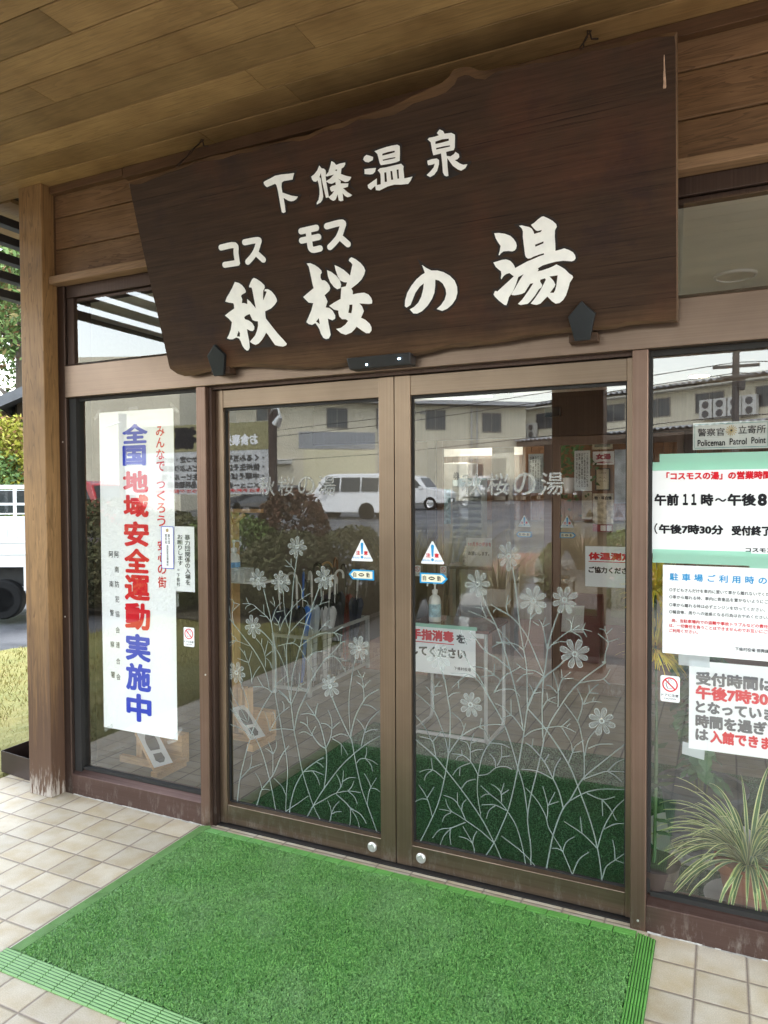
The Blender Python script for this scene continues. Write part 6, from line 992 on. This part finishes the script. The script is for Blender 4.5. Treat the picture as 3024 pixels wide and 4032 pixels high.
# parked cars
def car(label, x, y, z, rz, L, W_, H, style, paint, group='cars parked across the road', cat='car', name='parked_car'):
    t = thing(name, label, cat, (x, y, z), rz, group)
    P = {'van': [(0, .16), (0, .86), (.03, .96), (.08, 1.0), (.66, 1.0), (.74, .93), (.84, .60), (.97, .53), (1, .44), (1, .16)], 'suv': [(0, .2), (0, .58), (.07, .93), (.14, 1.0), (.58, 1.0), (.66, .95), (.76, .63), (.96, .56), (1, .48), (1, .2)]}[style]
    def yy(zz): return W_/2*(1-.16*max(0, (zz-.56)/.44))
    n = len(P); vs = [((a-.5)*L, -yy(b), b*H) for a, b in P]+[((a-.5)*L, yy(b), b*H) for a, b in P]
    mb = MB(); mb.add(vs, [tuple(range(n)), tuple(range(2*n-1, n-1, -1))]+[(i, i+n, (i+1) % n+n, (i+1) % n) for i in range(n)]); body = mb.build('body', paint, t, bevel=.05, seg=3)
    wins = {'van': [[(.05, .62), (.05, .90), (.25, .92), (.25, .62)], [(.27, .62), (.27, .92), (.5, .92), (.5, .62)], [(.52, .62), (.52, .92), (.67, .92), (.78, .63)]], 'suv': [[(.09, .62), (.12, .88), (.24, .92), (.24, .62)], [(.26, .62), (.26, .92), (.44, .92), (.44, .62)], [(.46, .62), (.46, .92), (.6, .92), (.71, .64)]]}[style]
    for s in (-1, 1):
        for wq in wins:
            mb = MB(); v = [((a-.5)*L, s*(yy(b)+.006), b*H) for a, b in wq]; mb.add(v, [(0, 1, 2, 3) if s > 0 else (3, 2, 1, 0)]); mb.build('window', GL, t)
    i0 = 5; a, b = P[i0], P[i0+1]; mb = MB(); p = Vector((a[0], a[1])).lerp(Vector(b), .08); q = Vector((a[0], a[1])).lerp(Vector(b), .92); dx = .012
    mb.add([((p.x-.5)*L+dx, -yy(p.y)*.86, p.y*H+dx), ((q.x-.5)*L+dx, -yy(q.y)*.9, q.y*H+dx), ((q.x-.5)*L+dx, yy(q.y)*.9, q.y*H+dx), ((p.x-.5)*L+dx, yy(p.y)*.86, p.y*H+dx)], [(0, 1, 2, 3)]); mb.build('windscreen', GL, t)
    for s in (-1, 1):
        mb = MB(); mb.box(L*.47, L*.502, s*W_*.27, s*W_*.44, H*.40, H*.49); mb.build('headlight', plain('headlight lens', (.6, .6, .58), .1), t, bevel=.02)
        mb = MB(); mb.box(L*.18, L*.22, s*W_*.5, s*W_*.6, H*.6, H*.68); mb.build('mirror', paint, t, bevel=.02)
    mb = MB(); mb.box(L*.48, L*.508, -W_*.3, W_*.3, H*.22, H*.34); mb.build('grille', plain('grille black', (.02, .02, .02), .4), t)
    mb = MB(); mb.box(L*.509, L*.514, -.16, .16, H*.24, H*.32); mb.build('number_plate', PAPER, t); r = H*.19
    for a in (.19, .81):
        for s in (-1, 1): wheel(t, (a-.5)*L, s*(W_/2-.08), r, r, .2, plain('alloy rim', (.5, .5, .5), .3, .8))
CW = plain('white car paint', (.72, .73, .73), .25); CD = plain('dark car paint', (.03, .035, .045), .2, coat=.5); CR = plain('red car paint', (.42, .02, .025), .22, coat=.5); CS = plain('silver car paint', (.42, .43, .44), .28, .3)
car('white boxy van reflected in the left sliding door', -15.0, -25.5, .38, radians(180), 4.0, 1.7, 2.0, 'van', CW)
car('white car reflected at the left of the right sliding door', -15.6, -34, .60, 0, 4.6, 1.75, 1.9, 'suv', CW)
car('white wagon reflected under the etched characters of the right door', -19.0, -57, .84, radians(60), 4.6, 1.8, 2.1, 'van', CW)
car('dark car reflected right of the white wagon', -17.0, -55.5, .83, radians(75), 4.5, 1.8, 1.9, 'suv', CD)
car('black off road car reflected in the middle of the right door', -14.6, -56, .83, radians(82), 4.5, 1.8, 1.95, 'suv', CD)
car('black car reflected near the right edge of the right door', -11.6, -56, .83, radians(84), 4.5, 1.8, 1.9, 'suv', CD)
car('silver car reflected at the far right behind the notices', -3.5, -50, .76, radians(84), 4.5, 1.8, 1.7, 'suv', CS)
car('red car reflected in the left fixed window', -19.2, -15.0, .24, radians(10), 4.3, 1.7, 1.75, 'van', CR)
car('dark low car reflected behind the white van', -22.5, -30, .5, radians(180), 4.4, 1.7, 1.5, 'suv', CD)
# restaurant sign board on two posts
t = thing('restaurant_sign', 'olive and white restaurant menu board on dark posts reflected in the left door', 'sign', (-9.9, -9, .1)); o_ = t.location
def R_(mb, n, m, **k): mb.v = [(x-o_.x, y-o_.y, z-o_.z) for x, y, z in mb.v]; return mb.build(n, m, t, **k)
R_(MB().box(-11.74, -8.02, -9.06, -9.0, 1.55, 2.99), 'panel', plain('sign white panel', (.50, .51, .51), .5)); R_(MB().box(-11.73, -8.03, -8.999, -8.995, 2.43, 2.985), 'heading_band', plain('sign olive', (.26, .24, .12), .5))
for x in (-7.96, -11.8): R_(MB().box(x-.06, x+.06, -9.07, -8.95, .1, 3.3), 'post', plain('sign post brown', (.055, .035, .028), .6))
k = MB(); yq = -8.992
def RT(s, x0, x1, z0, z1, m, off=.03): put_text(k, s, x0, x1, z0, z1, yq, m, off, 1, 1)
RT('お食事処', -9.15, -8.3, 2.52, 2.75, 2); RT('福', -10.35, -9.75, 2.48, 2.95, 3, .05)
for s, z in (('・くるみ五平餅', 2.2), ('・信州生そば', 2.02), ('・中華そば（各種）', 1.84), ('・メニュー各種', 1.66)): RT(s, -8.15-len(s)*.155, -8.15, z, z+.14, 0)
for s, z in (('・かつ定・かつ丼', 2.2), ('・どんぶり各種', 2.02), ('・生ビール・酒', 1.84), ('一品料理各種', 1.68)): RT(s, -9.62-len(s)*.155, -9.62, z, z+.14, 0)
RT('※宴会予約承ります', -9.45, -8.12, 1.595, 1.66, 1, .012); RT('カラオケ飲んで唄って', -11.2, -9.6, 1.575, 1.655, 1, .012)
R_(k, 'lettering', [plain('sign grey ink', (.04, .04, .045), .5), RED, PAPER, INK])
mb = MB(); mb.tube([(-7.96, -8.95, 3.12), (-7.75, -8.7, 3.18), (-7.55, -8.6, 3.15), (-7.52, -8.6, 3.0)], .018, 8); mb.tube([(-7.52, -8.6, 3.0), (-7.62, -8.62, 2.86)], [.05, .09], 10); mb.tube([(-11.8, -8.95, 3.12), (-12.0, -8.7, 3.0), (-12.0, -8.6, 2.6)], .018, 8); R_(mb, 'lamp_arm', STEEL, smooth=True)
# beige buildings across the car park
WALLB = plain('beige render', (.58, .54, .42), .85, var=.07, scale=.6); ROOFM = plain('grey metal roof', (.34, .35, .36), .45, var=.1); WIN = plain('building window glass', (.06, .07, .075), .1); FRM = plain('window aluminium', (.25, .22, .19), .4)
def building(name, label, p0, p1, zb, zt, depth, wins, cat='building'):
    a, b = Vector(p0), Vector(p1); L = (b-a).length; d = (b-a)/L
    t = thing(name, label, cat, (a.x, a.y, zb), math.atan2(d.y, d.x))
    MB().box(0, L, -depth, 0, -.4, zt-zb).build('wall', WALLB, t)       # facade is y = 0, faces +y
    for (u, z, w_, h) in wins:
        mb = MB(); z -= zb; mb.box(u-w_/2, u+w_/2, .002, .06, z-h/2, z-h/2+.06); mb.box(u-w_/2, u+w_/2, .002, .06, z+h/2-.06, z+h/2); mb.box(u-w_/2, u-w_/2+.06, .002, .06, z-h/2+.06, z+h/2-.06); mb.box(u+w_/2-.06, u+w_/2, .002, .06, z-h/2+.06, z+h/2-.06); mb.box(u-.03, u+.03, .004, .055, z-h/2+.06, z+h/2-.06)
        f = mb.build('window', FRM, t); MB().box(u-w_/2+.06, u+w_/2-.06, .003, .02, z-h/2+.06, z+h/2-.06).build('pane', WIN, f)
    return t, L
def corrug(par, name, x0, x1, y0, y1, z0, z1, mat, pitch=.55, amp=.09):
    mb = MB(); n = int((x1-x0)/pitch*8); vs = []
    for i in range(n+1):
        x = x0+(x1-x0)*i/n; w_ = amp*cos(2*pi*(x-x0)/pitch); vs += [(x, y0, z0+w_), (x, y1, z1+w_), (x, y0, z0+w_-.05), (x, y1, z1+w_-.05)]
    fs = []
    for i in range(n): a = 4*i; fs += [(a, a+4, a+5, a+1), (a+2, a+3, a+7, a+6), (a, a+2, a+6, a+4), (a+1, a+5, a+7, a+3)]
    mb.add(vs, fs); return mb.build(name, mat, par)
# facade runs from the far left corner to the right corner so that +y of the part faces the porch
t, L = building('restaurant_building', 'long beige two storey building with high small windows reflected in the doors', (-38.4, -42.3), (-15.7, -60), .6, 9.0, 14, [(28.8-u, z, 1.8, 1.7) for u, z in ((3.2, 7.6), (8.3, 7.75), (12.6, 7.75), (16.8, 7.75), (22.5, 7.7))]+[(23.6, 3.0, 2.4, 2.0), (2.8, 7.7, 1.6, 1.6)])
MB().box(-.8, L+.5, -14.5, .9, 8.42, 8.75).build('roof', ROOFM, t)
MB().box(8.8, 15.2, .003, .05, 4.6, 6.0).build('grey_band', plain('grey render', (.30, .31, .32), .8), t); MB().box(9.2, 15.2, .003, .04, 1.4, 4.5).build('cream_panel', plain('cream render', (.62, .58, .40), .8), t)
mb = MB()
for q in range(3): mb.lathe([(.28, 0), (.28, .25), (0, .26)], c=(17.6+q*.9, .0, 7.6), n=12)
mb.build('vent_cap', plain('vent grey', (.35, .35, .33), .5), t, smooth=True)
mb = MB(); mb.box(5.4, 6.8, .003, .9, 2.9, 3.7); mb.box(6.81, 8.2, .003, .5, 3.3, 3.7); mb.build('exhaust_duct', plain('duct steel', (.42, .42, .40), .4, .5), t, bevel=.05)
mb = MB()
for x in (24.2, 23.7, 15.5): mb.tube([(x, .15, 0), (x, .15, 8.3)], .09, 8)
mb.build('drainpipe', plain('pipe grey', (.42, .42, .40), .5), t, smooth=True)
t, L = building('left_building', 'plain beige building wing reflected above the banner', (-52, -20), (-28, -29.5), .4, 9.4, 12, [(5, 7.4, 1.6, 1.6)])
t, L = building('long_building', 'long beige two storey building with scalloped metal roof reflected at the right', (-19, -67), (14, -48), .8, 10.0, 16, [(38.1-u, 8.2, 2.3, 1.5) for u in (8, 12.6, 17.2, 21.6, 25.8, 29.5, 33.5)])
corrug(t, 'roof', -1, L+1, -14, 1.0, 9.7, 8.95, ROOFM); MB().box(-1, L+1, -.3, .85, 8.55, 8.66).build('soffit', plain('soffit cream', (.55, .53, .46), .7), t)
corrug(t, 'canopy_roof', -1, L-1, .0, 5.5, 5.7, 5.25, ROOFM, .5, .07); MB().box(-1, L-1, .02, 5.2, 4.7, 5.1).build('canopy_beam', plain('canopy brown', (.14, .11, .085), .7), t); MB().box(-1, L-1, .01, .06, .0, 4.69).build('shopfront', plain('shop front dark', (.09, .085, .08), .5, var=.4, scale=.5), t)
ac = thing('air_conditioner', 'boxy outdoor air conditioner with two round fans on the long reflected building', 'air conditioner', (0, 0, 0), 0, 'air conditioners on the long building')
MB().box(-.5, .5, -.2, .2, 0, 1.45).build('case', plain('ac case', (.48, .48, .45), .5), ac, bevel=.03)
for z in (.38, 1.06): k = MB(); k.lathe([(.27, 0), (.27, .02), (.1, .025), (0, .025)], n=20); k.v = [(a, .2+c, z+b) for a, b, c in k.v]; k.build('fan', plain('ac fan dark', (.07, .07, .07), .5), ac, smooth=True)
dv = Vector((-19-14, -67+48)).normalized()
for q, u in enumerate((13.9, 15.0, 16.1, 17.2, 34.8, 36)):
    o = ac if q == 0 else copy_tree(ac); pnt = Vector((14, -48))+dv*u+Vector((dv.y, -dv.x))*.35; o.location = (pnt.x, pnt.y, 6.9 if u < 30 else 6.6); o.rotation_euler = (0, 0, math.atan2(dv.y, dv.x)+pi)
# utility pole
t = thing('utility_pole', 'dark utility pole with crossarms and wires reflected in the right window', 'pole', (.33, -20, .3)); mb = MB(); mb.tube([(0, 0, 0), (0, 0, 9)], [.11, .085], 10); mb.build('pole', plain('pole dark', (.07, .065, .06), .7), t, smooth=True)
mb = MB(); mb.box(-.6, .6, -.05, .05, 4.75, 4.83); mb.box(-.4, .5, .06, .12, 4.45, 4.52); mb.tube([(.15, .1, 4.1), (.15, .1, 4.4)], .09, 8); mb.build('crossarm', plain('pole dark', (.07, .065, .06), .7), t)
mb = MB()
for z, dz in ((4.9, .3), (4.6, -.2), (3.4, .4)): mb.tube([(-26, -9, z-.6), (-13, -4.5, z-.5), (0, 0, z), (12, -5, z+dz), (24, -9, z+dz+.2)], .014, 5)
mb.build('wire', plain('pole wire', (.03, .03, .03), .6), t)
# shrubs and tall grass between the porch and the car park
SH = {'g': blades('box shrub leaf', [(.06, .09, .02), (.10, .15, .035), (.13, .17, .05)], .7), 'r': blades('brown shrub leaf', [(.06, .028, .018), (.11, .05, .03), (.09, .06, .03)], .8), 'd': blades('dull shrub leaf', [(.06, .065, .025), (.10, .105, .045), (.12, .11, .055)], .8)}
def shrub(label, x, y, r, h, m, n=2600, z=-.05):
    t = thing('round_shrub', label, 'shrub', (x, y, z), 0, 'clipped shrubs before the porch'); rd = random.Random(int(x*71+y*13)); mb = MB(); leaves(mb, (0, 0, h*.52), r, n, .045, rd, (1, 1, h*.52/r), .72); mb.build('foliage', SH[m], t); MB().tube([(0, 0, 0), (0, 0, h*.5)], .03, 6).build('trunk', plain('bark', (.09, .07, .05), .9), t)
for a in (('big clipped green shrub reflected left in the left door', -6.2, -5.35, .78, 1.3, 'g', 5200), ('tall red brown shrub reflected behind the green shrub', -5.75, -6.2, .6, 1.66, 'r', 4200), ('dull green shrub reflected in the middle of the left door', -5.0, -5.0, .68, 1.1, 'd', 4400), ('low dull shrub reflected in front of the red brown shrub', -5.5, -4.95, .55, .85, 'd', 3600), ('dark shrub reflected in the left fixed window', -7.3, -5.3, .85, 1.35, 'd', 5000), ('wide dull shrub reflected behind the banner', -8.6, -5.5, .98, 1.5, 'd', 5200), ('green shrub reflected far left of the banner', -6.85, -4.85, .6, .95, 'g', 3800), ('dull shrub at the end of the row reflected by the door stile', -4.35, -5.5, .6, 1.15, 'd', 4000), ('dark wide shrub reflected at the far left of the row', -9.9, -5.6, 1.0, 1.5, 'd', 4800),
          ('low dark shrub reflected low in the left window', -7.9, -4.75, .62, .9, 'd', 4000),
          ('low green shrub reflected right of the middle in the right door', -1.9, -7.4, .5, .95, 'g', 3000), ('low green shrub reflected at the right edge of the right door', -1.2, -7.2, .58, 1.05, 'g', 3400), ('dull low shrub reflected behind the right notices', -.1, -7.5, .62, 1.0, 'd', 3000)): shrub(*a)
def grass_clump(label, x, y, h, n, seed):
    t = thing('grass_clump', label, 'ornamental grass', (x, y, -.02), 0, 'tall grass clumps'); rd = random.Random(seed); mb = MB()
    for q in range(n):
        a = rd.uniform(0, 6.28); l = h*rd.uniform(.6, 1.1); p = Vector((cos(a)*rd.uniform(0, .12), sin(a)*rd.uniform(0, .12), 0)); d = Vector((cos(a)*.28, sin(a)*.28, 1)).normalized(); sd = Vector((-sin(a), cos(a), 0))*.008; vs = []
        for s in range(8): vs += [p-sd*(1-s/8), p+sd*(1-s/8)]; p = p+d*l/7; d = (d+Vector((cos(a), sin(a), -.35))*.13).normalized()
        mb.add(vs, [(2*s, 2*s+1, 2*s+3, 2*s+2) for s in range(7)])
    mb.build('blades', blades('pampas blades', [(.22, .19, .09), (.36, .31, .16), (.42, .38, .22)], .7), t)
for q, (x, y, lab) in enumerate(((-3.45, -5.1, 'pale tall grass clump reflected at the right of the left door'), (-3.0, -5.2, 'pale tall grass clump reflected at the left of the right door'), (-2.5, -5.9, 'smaller grass clump reflected under the white car'), (-6.6, -7.3, 'dry grass clump reflected beside the red brown shrub'))): grass_clump(lab, x, y, 1.5 if q < 2 else 1.15, 420, q)
